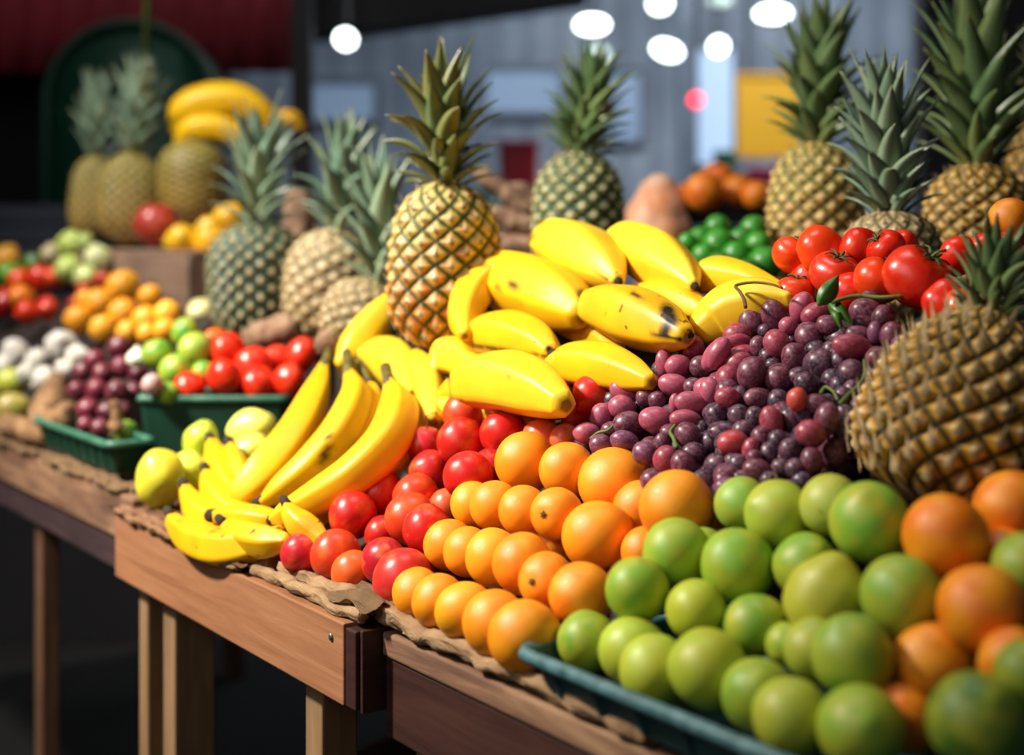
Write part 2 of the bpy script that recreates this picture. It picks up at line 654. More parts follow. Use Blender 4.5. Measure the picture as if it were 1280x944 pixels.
# ------------------------------------------------------------------ pineapples
def pine_body_mesh(name, mat, H, R, nu=8, rows=9.0, seed=0, cone=0.0, amp=0.07, spike=1.0, NT_=210, NV=130):
    r = random.Random(seed)
    rnds = [[r.random() for _ in range(64)] for _ in range(64)]

    def prof(v):
        x = abs(2 * v - 1)
        q = max(0.0, 1 - x ** 2.7) ** 0.47
        return R * q * (1 - cone * (v - 0.3)) * (1 + 0.04 * math.sin(v * 5 + seed))

    def lattice(u, v):
        a = nu * u + rows * v * 0.5
        b = -(nu + 1) * u + rows * v * 0.5
        return a, b
    co, cell, cr, hh = [], [], [], []
    for j in range(NV + 1):
        v = j / NV
        pr = prof(min(max(v, 0.004), 0.996))
        for i in range(NT_):
            u = i / NT_
            a, b = lattice(u, v)
            fa, fb = a - math.floor(a) - 0.5, b - math.floor(b) - 0.5
            m = max(abs(fa), abs(fb)) * 2
            h = (1 - m ** 2.4) * amp * R
            up = fa + fb
            h += max(0, 1 - m * 2.4) * amp * R * 0.7 * (0.6 + up)
            ang = 2 * PI * u
            g = min(1.0, 5 * v, 5 * (1 - v))
            rr = pr + h * g
            co.append((rr * math.cos(ang), rr * math.sin(ang), v * H + up * 0.012 * R))
            cell.append(m)
            ka = int(math.floor(a)) % 64; kb = int(math.floor(b)) % 64
            ka2 = (int(math.floor(a)) + 0) % nu  # same eye on both sides of the seam
            cr.append(rnds[(int(math.floor(a)) + int(math.floor(b))) % 64][int(math.floor(u * (2 * nu + 1))) % 64])
            hh.append(v)
    faces = grid_faces(NV + 1, NT_)
    nb = len(faces)
    # bracts: a small pointed scale on each eye
    seen = set()
    for ia in range(-45, 60):
        for ib in range(-45, 60):
            A, Bv = ia + 0.5, ib + 0.5
            u = (A - Bv) / (2 * nu + 1)
            v = (A - nu * u) * 2 / rows
            if not (0 <= u < 1 and 0.05 < v < 0.97):
                continue
            ang = 2 * PI * u
            pr = prof(v) + amp * R * 1.15
            c = Vector((pr * math.cos(ang), pr * math.sin(ang), v * H))
            n = Vector((math.cos(ang), math.sin(ang), 0)); s = Vector((-n.y, n.x, 0)); z = Vector((0, 0, 1))
            L = R * 0.15 * spike * r.uniform(0.6, 1.3)
            wd = R * 0.055
            b0 = len(co)
            tip = c + z * L * 0.75 + n * L * 0.55 + s * L * r.uniform(-0.25, 0.25)
            for p in (c - s * wd - z * wd, c + n * wd * 0.5, c + s * wd - z * wd, c - z * wd * 1.4 + n * wd * .2, tip):
                co.append(tuple(p)); cell.append(0.0); cr.append(0.5); hh.append(v)
            faces += [(b0, b0 + 3, b0 + 4), (b0 + 3, b0 + 2, b0 + 4), (b0 + 2, b0 + 1, b0 + 4), (b0 + 1, b0, b0 + 4)]
    me = bpy.data.meshes.new(name)
    me.from_pydata(co, [], faces)
    attr(me, 'cell', cell); attr(me, 'cellrand', cr); attr(me, 'height', hh)
    me.materials.append(mat); me.materials.append(M['bract'])
    idx = [0] * nb + [1] * (len(me.polygons) - nb)
    me.polygons.foreach_set('material_index', idx)
    me.polygons.foreach_set('use_smooth', [True] * len(me.polygons))
    me.update()
    return me


def crown_mesh(name, mat, H, spread=1.0, n=52, wmax=0.03, seed=0, low=0.27, stiff=1.0, r0=0.022):
    """a rosette: short curled leaves below, long upright ones on top"""
    r = random.Random(seed)
    co, al, lr, faces = [], [], [], []
    for i in range(n):
        f = i / (n - 1)
        az = i * 2.39996 + r.uniform(-0.25, 0.25)
        z0 = 0.44 * H * f ** 1.15
        L = H * (low + (0.60 - low) * min(1, f * 1.35) ** 1.1) * r.uniform(0.86, 1.1)
        th = math.radians((84 - 76 * f ** 0.85) * spread + r.uniform(-7, 7))
        bend = math.radians(r.uniform(4, 30) * (1.1 - 0.8 * f) * spread) * (1 if f > 0.25 else 0.4)
        th = max(0.03, th)
        w = wmax * (0.42 + 0.58 * min(1, f * 1.5)) * r.uniform(0.85, 1.12) * (1 if f < 0.93 else 0.7)
        n_ = Vector((math.cos(az), math.sin(az), 0)); s = Vector((-n_.y, n_.x, 0))
        p = n_ * r0 * (1 - 0.75 * f) + Vector((0, 0, z0))
        lrv = r.random()
        K = 12
        rows = []
        tw = r.uniform(-0.35, 0.35)
        for k in range(K + 1):
            u = k / K
            t = th * (0.55 + 0.45 * u) + bend * (u ** 1.6) * 1.2 - (0.25 if f < 0.25 else 0) * u
            dirv = n_ * math.sin(t) + Vector((0, 0, math.cos(t)))
            nor = n_ * math.cos(t) - Vector((0, 0, math.sin(t)))
            if k:
                p = p + dirv * (L / K)
            ww = w * 0.5 * max(0.03, (1 - u ** 1.9)) * (0.8 + 0.5 * math.sin(min(u * 2.2, 1.0) * PI / 2) * 0.5)
            fold = 0.42 * ww
            ss = (s * math.cos(tw * u) + nor * math.sin(tw * u))
            th_ = 0.0012 + 0.001 * (1 - u)
            row = []
            for q, (x, y) in enumerate(((-1, 1.0), (-0.5, 0.3), (0, 0), (0.5, 0.3), (1, 1.0))):
                row.append(p + ss * ww * x - nor * (fold * (y - 0.4)))
            for q, (x, y) in enumerate(((0.5, 0.3), (0, 0), (-0.5, 0.3))):
                row.append(p + ss * ww * x - nor * (fold * (y - 0.4) - th_))
            b0 = len(co)
            for c in row:
                co.append(tuple(c)); al.append(u); lr.append(lrv)
            rows.append(b0)
        for a, b in zip(rows, rows[1:]):
            for q in range(8):
                q2 = (q + 1) % 8
                faces.append((a + q, a + q2, b + q2, b + q))
        faces.append(tuple(rows[-1] + q for q in range(8)))
    me = bpy.data.meshes.new(name)
    me.from_pydata(co, [], faces)
    attr(me, 'along', al); attr(me, 'leafrand', lr)
    me.materials.append(mat)
    me.polygons.foreach_set('use_smooth', [True] * len(me.polygons))
    me.update()
    return me


def pineapple(base, top, width, d, label, mat, crown_mat, tip, crown=None, seed=0, cone=0.0, turn=0.0, dtop=None, rows=9.0, nu=8, group='whole pineapples on the stall', spread=1.0, nleaf=52, wmax=None, low=0.27, amp=0.075, spike=1.0, cutoff=None):
    """base, top, tip: (column, row) of the body's foot, of its shoulder and of the crown's highest point"""
    A = at(base[0], base[1], d); Bt = at(top[0], top[1], dtop or d)
    H = (Bt - A).length
    R = width * 0.5 * d / F * 0.96
    ax = (Bt - A).normalized()
    q = Vector((0, 0, 1)).rotation_difference(ax)
    o = empty('pineapple', A, label, 'pineapple', group, (q @ Quaternion((0, 0, 1), turn)).to_matrix().to_4x4())
    body = link('body', pine_body_mesh('body', M[mat], H, R, nu, rows, seed, cone, amp, spike, 210 if nu < 16 else 270, 130 if nu < 16 else 170), None, o)
    if crown_mat:
        T = at(tip[0], tip[1], dtop or d)
        CH = (T - Bt).length
        cax = (T - Bt).normalized()
        cq = (q @ Quaternion((0, 0, 1), turn)).inverted() @ Vector((0, 0, 1)).rotation_difference(cax)
        cr = link('crown', crown_mesh('crown', M[crown_mat], CH, spread, nleaf, wmax or CH * 0.16, seed + 5, low, r0=R * 0.27), None, o)
        cr.location = (0, 0, H * 0.965)
        cr.rotation_mode = 'QUATERNION'
        cr.rotation_quaternion = cq
    bm = bmesh.new()
    tube_bm(bm, [(0, 0, -0.008), (0, 0, 0.012)], [R * 0.2, R * 0.26], 12)
    link('stalk', bm, M['stem_brown'], o)
    return o


# ------------------------------------------------------------------ plastic tubs
def rrect(L, W, c, n=5):
    pts = []
    for sx, sy, a0 in ((1, 1, 0), (-1, 1, 90), (-1, -1, 180), (1, -1, 270)):
        for i in range(n + 1):
            a = math.radians(a0 + 90 * i / n)
            pts.append((sx * (L / 2 - c) + c * math.cos(a), sy * (W / 2 - c) + c * math.sin(a)))
    return pts


def tub(o, L, W, H, taper, mat, rim=0.012, corner=0.02, th=0.003, rim_mat=None, ribs=0):
    """open tray: parts body and rim under the empty o"""
    def loop(bm, k, z, c):
        return [bm.verts.new((x, y, z)) for x, y in rrect(L + k, W + k, c)]

    def skin(bm, rings, close_first=False, close_last=False):
        for a, b in zip(rings, rings[1:]):
            m = len(a)
            for i in range(m):
                bm.faces.new((a[i], a[(i + 1) % m], b[(i + 1) % m], b[i]))
        if close_first:
            bm.faces.new(rings[0][::-1])
        if close_last:
            bm.faces.new(rings[-1])
    bm = bmesh.new()
    c = corner
    rings = [loop(bm, -2 * taper, 0, c), loop(bm, -taper, H * 0.5, c), loop(bm, 0, H, c), loop(bm, -2 * th, H, c), loop(bm, -2 * taper - 2 * th, th, c)]
    skin(bm, rings, True, True)
    if ribs:
        for i in range(ribs):
            x = -L / 2 + c + (L - 2 * c) * (i + 0.5) / ribs
            for sy in (-1, 1):
                y0 = sy * (W / 2 - taper); y1 = sy * W / 2
                tube_bm(bm, [(x, y0, 0.004), (x, y1, H - 0.004)], [0.005, 0.005], 6)
    link('body', bm, mat, o, False)
    bm = bmesh.new()
    rings = [loop(bm, 0, H - 0.006, c), loop(bm, 2 * rim, H - 0.007, c + rim), loop(bm, 2 * rim + 0.003, H - 0.002, c + rim), loop(bm, 2 * rim, H + 0.003, c + rim), loop(bm, 2 * rim * 0.4, H + 0.005, c), loop(bm, -2 * th, H + 0.002, c), loop(bm, -2 * th, H - 0.006, c)]
    skin(bm, rings + [rings[0]])
    link('rim', bm, rim_mat or mat, o)


# ------------------------------------------------------------------ crumpled sheets
def crumple(o, sf, path, name, mat, seed, th=0.003, freq=26, amp=0.010, nu=90, nv=26):
    """sheet over (s range, t range); path(u, v) -> s, t, z"""
    bm = bmesh.new()
    off = Vector((seed * 3.1, seed * 1.7, 0))
    rows = []
    for i in range(nu + 1):
        row = []
        for j in range(nv + 1):
            u, v = i / nu, j / nv
            s, t, z = path(u, v)
            q = Vector((s * freq * 0.55, t * freq * 1.3, 0)) + off
            a = abs(noise.noise(q)) * 1.3 + 0.5 * abs(noise.noise(q * 2.3)) + 0.2 * noise.noise(q * 5)
            e = noise.noise(q * 0.8 + Vector((9, 3, 1)))
            row.append(bm.verts.new(sf.p(s + 0.010 * e, t + 0.007 * noise.noise(q * 0.6 + Vector((4, 7, 2))), z + amp * a)))
        rows.append(row)
    fs = []
    for a, b in zip(rows, rows[1:]):
        for j in range(nv):
            fs.append(bm.faces.new((a[j], b[j], b[j + 1], a[j + 1])))
    bmesh.ops.solidify(bm, geom=fs, thickness=th)
    return link(name, bm, mat, o)

# ================================================================== THE PLACE
def struct(name, bm_or_box, mat):
    bm = bmesh.new()
    for lo, hi in bm_or_box:
        box(bm, lo, hi)
    o = link(name, bm, mat, None, smooth=False)
    o['kind'] = 'structure'
    return o


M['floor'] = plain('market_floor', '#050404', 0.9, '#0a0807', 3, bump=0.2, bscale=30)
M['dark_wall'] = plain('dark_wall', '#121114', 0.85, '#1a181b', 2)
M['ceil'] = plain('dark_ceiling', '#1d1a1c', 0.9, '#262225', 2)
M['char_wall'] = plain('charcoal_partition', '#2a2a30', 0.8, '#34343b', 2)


def hall_mat():
    m = NT('hall_wall')
    v = m.coord('Object')
    c = m.ramp(m.noise(v, 0.9, 4, 0.6), [(0.3, lin('#6a7584')), (0.55, lin('#909dae')), (0.75, lin('#b4c0ce'))])
    w = m.n('ShaderNodeTexWave'); w.inputs['Scale'].default_value = 1.4
    m.l(v, w.inputs['Vector'])
    c = m.mix(m.math('MULTIPLY', w.outputs['Fac'], 0.35), c, lin('#3c4656'))
    m.color(c)
    m.set(Roughness=0.6)
    return m.m


M['hall'] = hall_mat()
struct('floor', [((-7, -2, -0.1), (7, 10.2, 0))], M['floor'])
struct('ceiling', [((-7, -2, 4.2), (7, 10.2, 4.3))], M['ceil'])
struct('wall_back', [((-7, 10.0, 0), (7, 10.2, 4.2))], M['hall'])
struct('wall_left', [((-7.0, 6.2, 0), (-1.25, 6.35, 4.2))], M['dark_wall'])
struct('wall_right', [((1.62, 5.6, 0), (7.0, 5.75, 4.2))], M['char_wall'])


def sheen(name, c, rough=0.5, c2=None):
    return plain(name, c, rough, c2 or c, 6)


# dark header beam under the hall ceiling
bm = bmesh.new()
q = [(-1.35, 1.26 + 0.86), (-0.75, 1.26 + 0.88), (0.32, 1.26 + 1.03), (0.32, 4.2), (-1.35, 4.2)]
va = [bm.verts.new((x, 6.0, z)) for x, z in q]; vb = [bm.verts.new((x, 6.3, z)) for x, z in q]
bm.faces.new(va); bm.faces.new(vb[::-1])
for j in range(5):
    bm.faces.new((va[j], vb[j], vb[(j + 1) % 5], va[(j + 1) % 5]))
link('trim_1', bm, M['ceil'], None, False)['kind'] = 'structure'

# ---- awning and arched tent at the far left
def wall_px(px, Y):
    return (px - 640) / F * Y


def row_z(py, Y):
    return CAM.z - (py - HY) / F * Y


Y = 5.6
aw = empty('awning', (wall_px(180, Y), Y, row_z(90, Y)), 'dark red fabric awning with a straight hem above the green arch', 'awning')
bm = bmesh.new()
N = 60
rows = []
for i in range(N + 1):
    x = wall_px(-260 + 636 * i / N, Y) - aw.location.x
    w = 0.02 * math.sin(i * 1.7)
    rows.append([bm.verts.new((x, w, 0)), bm.verts.new((x, w * 0.6, 0.28)), bm.verts.new((x, 0.25 + w * 0.3, 0.55)), bm.verts.new((x, 0.3 + w * 0.3, 0.56)), bm.verts.new((x, 0.05 + w * 0.6, 0.27)), bm.verts.new((x, 0.015 + w, 0))])
for a, c in zip(rows, rows[1:]):
    for j in range(6):
        bm.faces.new((a[j], c[j], c[(j + 1) % 6], a[(j + 1) % 6]))
link('valance', bm, plain('awning_cloth', '#7a1022', 0.85, '#660c1b', 3), aw)
box_obj('roller', (wall_px(-260, Y) - aw.location.x, 0.22, 0.54), (wall_px(376, Y) - aw.location.x, 0.32, 0.64), sheen('roller', '#3a1418'), aw)

Y = 5.2
cx = wall_px(163, Y); half = (268 - 60) / 2 / F * Y; ztop = row_z(28, Y)
tent = empty('tent', (cx, Y, 0), 'dark green arched tent behind the two pineapples at the far end', 'tent')
bm = bmesh.new()
prof = [(-half, 0.0)]
zs = ztop - half * 0.95
for i in range(25):
    a = PI - PI * i / 24
    prof.append((half * math.cos(a), zs + half * 0.95 * math.sin(a)))
prof.append((half, 0.0))
rows = [[bm.verts.new((x, y, z)) for x, z in prof] for y in (0, 0.04, 0.28, 0.32)]
for a, c in zip(rows, rows[1:]):
    for j in range(len(prof)):
        j2 = (j + 1) % len(prof)
        bm.faces.new((a[j], a[j2], c[j2], c[j]))
bm.faces.new(rows[0]); bm.faces.new(rows[-1][::-1])
link('canopy', bm, plain('tent_canvas', '#0a4232', 0.5, '#083426', 4), tent)
bm = bmesh.new()
tube_bm(bm, [(x, -0.01, z) for x, z in prof], [0.018] * len(prof), 8)
link('piping', bm, sheen('piping', '#0d3a2c'), tent)

Y = 5.0
bm = bmesh.new()
box(bm, (-0.034, -0.05, 0), (0.034, 0.05, 4.15 - 0.02), 0.006)
o = link('post', bm, plain('black_post', '#0f0d10', 0.6, '#17141a', 5), None, False)
o.location = (wall_px(378, Y), Y, 0.0)
tag(o, 'black metal post at the right end of the dark red awning', 'post')
b2 = bmesh.new(); box(b2, (-0.07, -0.08, 0), (0.07, 0.08, 0.02), 0.004)
link('base_plate', b2, M['dark_wall'], o, False)

# navy crate on the far left counter
def slatted_crate(name, cx, cy, z, L, W, H, rot, mat, label, slats=3, group=None):
    o = empty(name, (cx, cy, z), label, 'crate', group, Matrix.Rotation(rot, 4, 'Z'))
    h = H / slats
    for sx in (-1, 1):
        bm = bmesh.new()
        for k in range(slats):
            box(bm, (sx * (L / 2) - 0.005, -W / 2, k * h + 0.12 * h), (sx * (L / 2) + 0.005, W / 2, (k + 1) * h), 0.001)
        link('end_panel', bm, mat, o, False)
    for sy in (-1, 1):
        bm = bmesh.new()
        for k in range(slats):
            box(bm, (-L / 2, sy * W / 2 - 0.005, k * h + 0.12 * h), (L / 2, sy * W / 2 + 0.005, (k + 1) * h), 0.001)
        link('side_panel', bm, mat, o, False)
    for sx in (-1, 1):
        for sy in (-1, 1):
            bm = bmesh.new()
            box(bm, (sx * (L / 2 - 0.012) - 0.009, sy * (W / 2 - 0.012) - 0.009, 0), (sx * (L / 2 - 0.012) + 0.009, sy * (W / 2 - 0.012) + 0.009, H), 0.001)
            link('corner_post', bm, mat, o, False)
    bm = bmesh.new()
    box(bm, (-L / 2, -W / 2, 0), (L / 2, W / 2, 0.008), 0.001)
    link('bottom', bm, mat, o, False)
    return o


M['navy'] = plain('navy_plastic', '#141a2c', 0.5, '#1a2236', 8)
M['black_plastic'] = plain('black_plastic', '#14171c', 0.45, '#1c2026', 8)

# counter behind the left end of the stall
ct = empty('counter', (-1.75, 4.75, 0), 'dark counter against the wall behind the far left end of the stall', 'counter')
box_obj('cabinet', (-0.75, -0.3, 0), (0.6, 0.35, 1.14), M['dark_wall'], ct)
box_obj('counter_top', (-0.78, -0.34, 1.14), (0.63, 0.38, 1.18), M['navy'], ct)
slatted_crate('plastic_crate', wall_px(28, 4.6), 4.66, 1.181, 0.42, 0.26, 0.19, 0, M['navy'], 'navy blue slatted crate on the dark counter at the far left')

# ---- hall furniture seen blurred between the crowns
def sign_board(px0, px1, py0, py1, Y, mat, name, label, cat, depth=0.05):
    x0, x1, z0, z1 = wall_px(px0, Y), wall_px(px1, Y), row_z(py1, Y), row_z(py0, Y)
    o = empty(name, ((x0 + x1) / 2, Y, z0), label, cat)
    w = (x1 - x0) / 2
    box_obj('panel', (-w, 0, 0), (w, depth, z1 - z0), mat, o, 0.004)
    bm = bmesh.new()
    for a, c in (((-w - 0.02, -0.01, -0.02), (-w, depth + 0.01, z1 - z0 + 0.02)), ((w, -0.01, -0.02), (w + 0.02, depth + 0.01, z1 - z0 + 0.02)), ((-w, -0.01, -0.02), (w, depth + 0.01, 0)), ((-w, -0.01, z1 - z0), (w, depth + 0.01, z1 - z0 + 0.02))):
        box(bm, a, c)
    link('frame', bm, mat, o, False)
    return o


sb = sign_board(926, 1010, 96, 192, 7.2, plain('yellow_banner', '#cf9a0e', 0.6, '#c48e0a', 2), 'banner', 'plain yellow banner hanging beside the crown of the pineapple at the right rear', 'banner')
bm = bmesh.new()
hw = (1010 - 926) / 2 / F * 7.2
for sx in (-1, 1):
    tube_bm(bm, [(sx * hw * 0.8, 0.02, row_z(96, 7.2) - row_z(192, 7.2)), (sx * hw * 0.8, 0.02, 4.19 - row_z(192, 7.2))], [0.006, 0.006], 6)
link('hanging_cords', bm, M['black_plastic'], sb)

M['hall_post'] = plain('steel_grey', '#56616f', 0.5, '#6b7787', 3)
for px, wpx, lab in ((856, 14, 'grey steel hall column between the two round ceiling lamps'), (600, 20, 'grey steel hall column behind the tall golden pineapple')):
    bm = bmesh.new()
    w = wpx / F * 8.6 / 2
    box(bm, (-w, -0.06, 0), (w, 0.06, 4.18), 0.006)
    for k in (0.0, 4.1):
        box(bm, (-w - 0.05, -0.1, k), (w + 0.05, 0.1, k + 0.06), 0.004)
    o = link('steel_column', bm, M['hall_post'], None, False)
    o.location = (wall_px(px, 8.6), 8.6, 0)
    tag(o, lab, 'column')


def emit(name, c, s):
    m = NT(name)
    m.set(Base_Color=lin(c), Emission_Color=lin(c), Emission_Strength=s)
    return m.m


M['lampglow'] = emit('lamp_glow', '#eaf6f4', 9.0)
M['winglow'] = emit('window_glow', '#b4cdea', 0.62)
M['winglow_dim'] = emit('dim_window_glow', '#93abc8', 0.22)
M['redglow'] = emit('red_lamp_glow', '#ff2238', 4.0)
M['lamp_housing'] = plain('lamp_housing', '#33373c', 0.4, '#3f444a', 6)

# tall lit windows at the end of the hall (blue-white)
def hall_window(n, px0, px1, py0, py1, Y=9.96):
    x0, x1, z0, z1 = wall_px(px0, Y), wall_px(px1, Y), row_z(py1, Y), row_z(py0, Y)
    bm = bmesh.new(); box(bm, (x0, Y, z0), (x1, Y + 0.03, z1))
    o = link('window_%d' % n, bm, M['winglow' if n == 1 else 'winglow_dim'], None, False); o['kind'] = 'structure'
    bm = bmesh.new()
    for a, c in (((x0 - .04, Y - .04, z0 - .04), (x0, Y + .03, z1 + .04)), ((x1, Y - .04, z0 - .04), (x1 + .04, Y + .03, z1 + .04)), ((x0, Y - .04, z1), (x1, Y + .03, z1 + .04)), ((x0, Y - .04, z0 - .04), (x1, Y + .03, z0))):
        box(bm, a, c)
    link('window_frame', bm, M['hall_post'], o, False)


hall_window(1, 872, 916, 62, 205)
hall_window(2, 610, 700, 88, 140)
hall_window(3, 752, 800, 92, 175)
hall_window(4, 390, 470, 105, 150)

# ---- ceiling lamps of the hall
LAMPS = [
    (432, 49, 12, 11, 5.8, 'round', 'round white ceiling lamp beside the black post'),
    (740, 31, 20, 10, 7.4, 'long', 'long white ceiling lamp just above the crown of the green-gold pineapple'),
    (825, 5, 13, 10, 7.6, 'round', 'round white ceiling lamp cut by the top of the photo'),
    (834, 63, 18, 10, 7.8, 'tilt', 'slanting white lamp below and right of the long lamp'),
    (898, 58, 10, 10, 8.0, 'round', 'small round white lamp beside the slanting one'),
    (966, 17, 21, 9, 7.4, 'long', 'long white ceiling lamp touching the crown of the right rear pineapple'),
    (747, 72, 15, 15, 8.3, 'dim', 'dim greenish lamp glowing behind the crown of the green-gold pineapple'),
    (900, 1, 15, 7, 8.2, 'dim', 'dim ceiling lamp cut by the top of the photo, above the small round lamp'),
]
M['dimglow'] = emit('dim_lamp_glow', '#cfe6da', 0.75)
for (px, py, rx, ry, Y, kind, lab) in LAMPS:
    c = Vector((wall_px(px, Y), Y, row_z(py, Y)))
    o = empty('ceiling_lamp', c, lab, 'lamp', 'ceiling lamps of the market hall')
    a, b_ = rx / F * Y, ry / F * Y
    if kind == 'tilt':
        o.rotation_euler = (0, 0.3, 0)
    bm = bmesh.new()
    n = 24
    rings = []
    for (k, yy) in ((0.0, -0.05), (0.75, -0.045), (1.0, -0.02), (1.0, 0.02)):
        rings.append([bm.verts.new((a * k * math.cos(2 * PI * i / n), yy, b_ * k * math.sin(2 * PI * i / n))) for i in range(n)] if k else [bm.verts.new((0, yy, 0))])
    for i in range(n):
        bm.faces.new((rings[0][0], rings[1][i], rings[1][(i + 1) % n]))
        for p, q in ((1, 2), (2, 3)):
            bm.faces.new((rings[p][i], rings[q][i], rings[q][(i + 1) % n], rings[p][(i + 1) % n]))
    bm.faces.new(rings[3])
    link('diffuser', bm, M['dimglow' if kind == 'dim' else 'lampglow'], o)
    bm = bmesh.new()
    tube_bm(bm, [(0, 0.02, 0), (0, 0.06, 0), (0, 0.12, 0)], [max(a, b_) * 0.7, max(a, b_) * 0.62, 0.02], 16)
    link('housing', bm, M['lamp_housing'], o)
    bm = bmesh.new()
    zt = 4.2 - c.z
    tube_bm(bm, [(0, 0.08, 0.0), (0, 0.08, zt)] if kind != 'tilt' else [(0, 0.08, 0.0), (-zt * 0.31, 0.08, zt)], [0.008, 0.008], 6)
    link('suspension_rod', bm, M['lamp_housing'], o)

Y = 7.0
c = Vector((wall_px(870, Y), Y, row_z(125, Y)))
me = ball_mesh('red_lamp', M['redglow'], 5, None, 0.0, 20, 12)
o = bpy.data.objects.new('signal_lamp', me); COL.objects.link(o)
o.location = c; o.scale = (0.032,) * 3
tag(o, 'small round red signal lamp below the row of white lamps', 'lamp')
bm = bmesh.new(); tube_bm(bm, [(0, 0, 0.9), (0, 0, (4.2 - c.z) / 0.032)], [0.2, 0.2], 6)
link('suspension_rod', bm, M['lamp_housing'], o)

# ---- far stalls across the aisle: a table with a red tub, leafy plants and a magenta tub
ft = empty('trestle_table', (0.15, 6.6, 0), 'pale trestle table across the aisle, behind the row of pineapples', 'table')
box_obj('table_top', (-0.75, -0.35, 1.2), (1.35, 0.35, 1.25), plain('pale_laminate', '#7f8a94', 0.5, '#8d98a4', 4), ft)
for x in (-0.7, 1.3):
    for y in (-0.28, 0.28):
        box_obj('leg', (x - 0.025, y - 0.025, 0), (x + 0.025, y + 0.025, 1.2), M['hall_post'], ft)
for (px, py0, py1, wpx, c, nm, lab) in ((648, 178, 226, 50, '#8f1220', 'tub', 'dark red tub on the far trestle table'), (956, 212, 250, 44, '#b0184e', 'tub', 'magenta tub on the far trestle table beside the rear pineapple'), (905, 190, 250, 26, '#2f7a5c', 'tub', 'narrow green tub on the far trestle table')):
    Yt = 6.6
    zt = 1.251
    o = empty(nm, (wall_px(px, Yt), Yt, zt), lab, 'tub', 'tubs on the far trestle table')
    L = wpx / F * Yt
    tub(o, L, L * 0.8, row_z(py0, Yt) - zt, 0.02, plain('tub_plastic', c, 0.4), 0.01, 0.03, 0.004)


def bush(name, loc, r, label, mat, seed, n=160):
    rr = random.Random(seed)
    o = empty(name, loc, label, 'plant')
    bm = bmesh.new()
    for i in range(n):
        th = rr.uniform(0, 2 * PI); ph = math.acos(rr.uniform(-0.2, 1))
        dirv = Vector((math.sin(ph) * math.cos(th), math.sin(ph) * math.sin(th), math.cos(ph)))
        p = Vector((0, 0, r * 0.55)) + dirv * r * rr.uniform(0.3, 0.8)
        s = dirv.orthogonal().normalized() * r * 0.09
        e = p + dirv * r * 0.38 + Vector((0, 0, -r * 0.08))
        m = (p + e) / 2 + Vector((0, 0, r * 0.04))
        v = [bm.verts.new(x) for x in (p, m + s, e, m - s, m - Vector((0, 0, r * 0.02)))]
        bm.faces.new((v[0], v[1], v[2], v[3])); bm.faces.new((v[0], v[1], v[4])); bm.faces.new((v[1], v[2], v[4])); bm.faces.new((v[2], v[3], v[4])); bm.faces.new((v[3], v[0], v[4]))
    link('foliage', bm, mat, o, False)
    bm = bmesh.new()
    tube_bm(bm, [(0, 0, 0), (0, 0, r * 0.5)], [r * 0.28, r * 0.34], 14)
    link('pot', bm, M['hall_post'], o)
    return o


bush('potted_plant', (wall_px(704, 6.6), 6.88, 1.251), 0.2, 'leafy grey-green potted plant on the far trestle table, right of the red tub', plain('dull_leaf', '#4c6a58', 0.6, '#6d8a78', 6), 3)
bush('potted_plant', (wall_px(590, 6.6), 6.88, 1.251), 0.18, 'smaller grey-green potted plant behind the red tub on the far trestle table', plain('dull_leaf_b', '#5c7a66', 0.6, '#7d9a86', 6), 4)

# ---- hanging cord above the far pineapples
Y = 4.05
bm = bmesh.new()
z0 = row_z(75, Y)
tube_bm(bm, [(0, 0, 0), (0.004, 0, 0.25), (-0.003, 0, 0.8), (0, 0, 4.2 - z0)], [0.011, 0.011, 0.011, 0.011], 8)
o = link('hanging_strap', bm, plain('strap_green', '#4a5c1c', 0.7, '#39481a', 10))
o.location = (wall_px(183, Y), Y, z0)
tag(o, 'olive green strap hanging from above the two far left pineapples', 'strap')

# ================================================================== THE TABLES
def legs(sf, specs, mat='wood_pale', z1=-0.03):
    for (s0, s1, t0, t1) in specs:
        sf.box('leg', (s0, s1), (t0, t1), (-TZ, z1), M[mat], 0.003)


# right table (dark board front)
T3 = SF('market_table', 0.85, 0.6, -TZ, 'market table with a dark stained front board, under the oranges and green limes', 'table', 'wooden market tables of the stall')
T3.box('table_top', (0.2, 1.312), (0.0, 1.7), (-0.03, 0.0), M['wood_rack'])
T3.box('front_board', (0.93, 1.315), (-0.018, -0.0005), (-0.115, -0.030), M['wood_dark'])
T3.box('front_board', (0.2, 0.925), (-0.018, -0.0005), (-0.125, -0.030), M['wood_dark'])
T3.box('edge_strip', (0.2, 1.315), (-0.022, -0.0005), (-0.029, -0.004), M['wood_weather'])
T3.box('joint_cover', (0.915, 0.94), (-0.024, -0.0185), (-0.125, -0.028), M['wood_weather'], 0.001)
legs(T3, ((1.245, 1.29, 0.004, 0.05), (0.3, 0.345, 0.004, 0.05), (1.245, 1.29, 1.6, 1.645), (0.3, 0.345, 1.6, 1.645)))
T3.box('end_rail', (1.25, 1.29), (0.05, 1.6), (-0.10, -0.03), M['wood_post'])

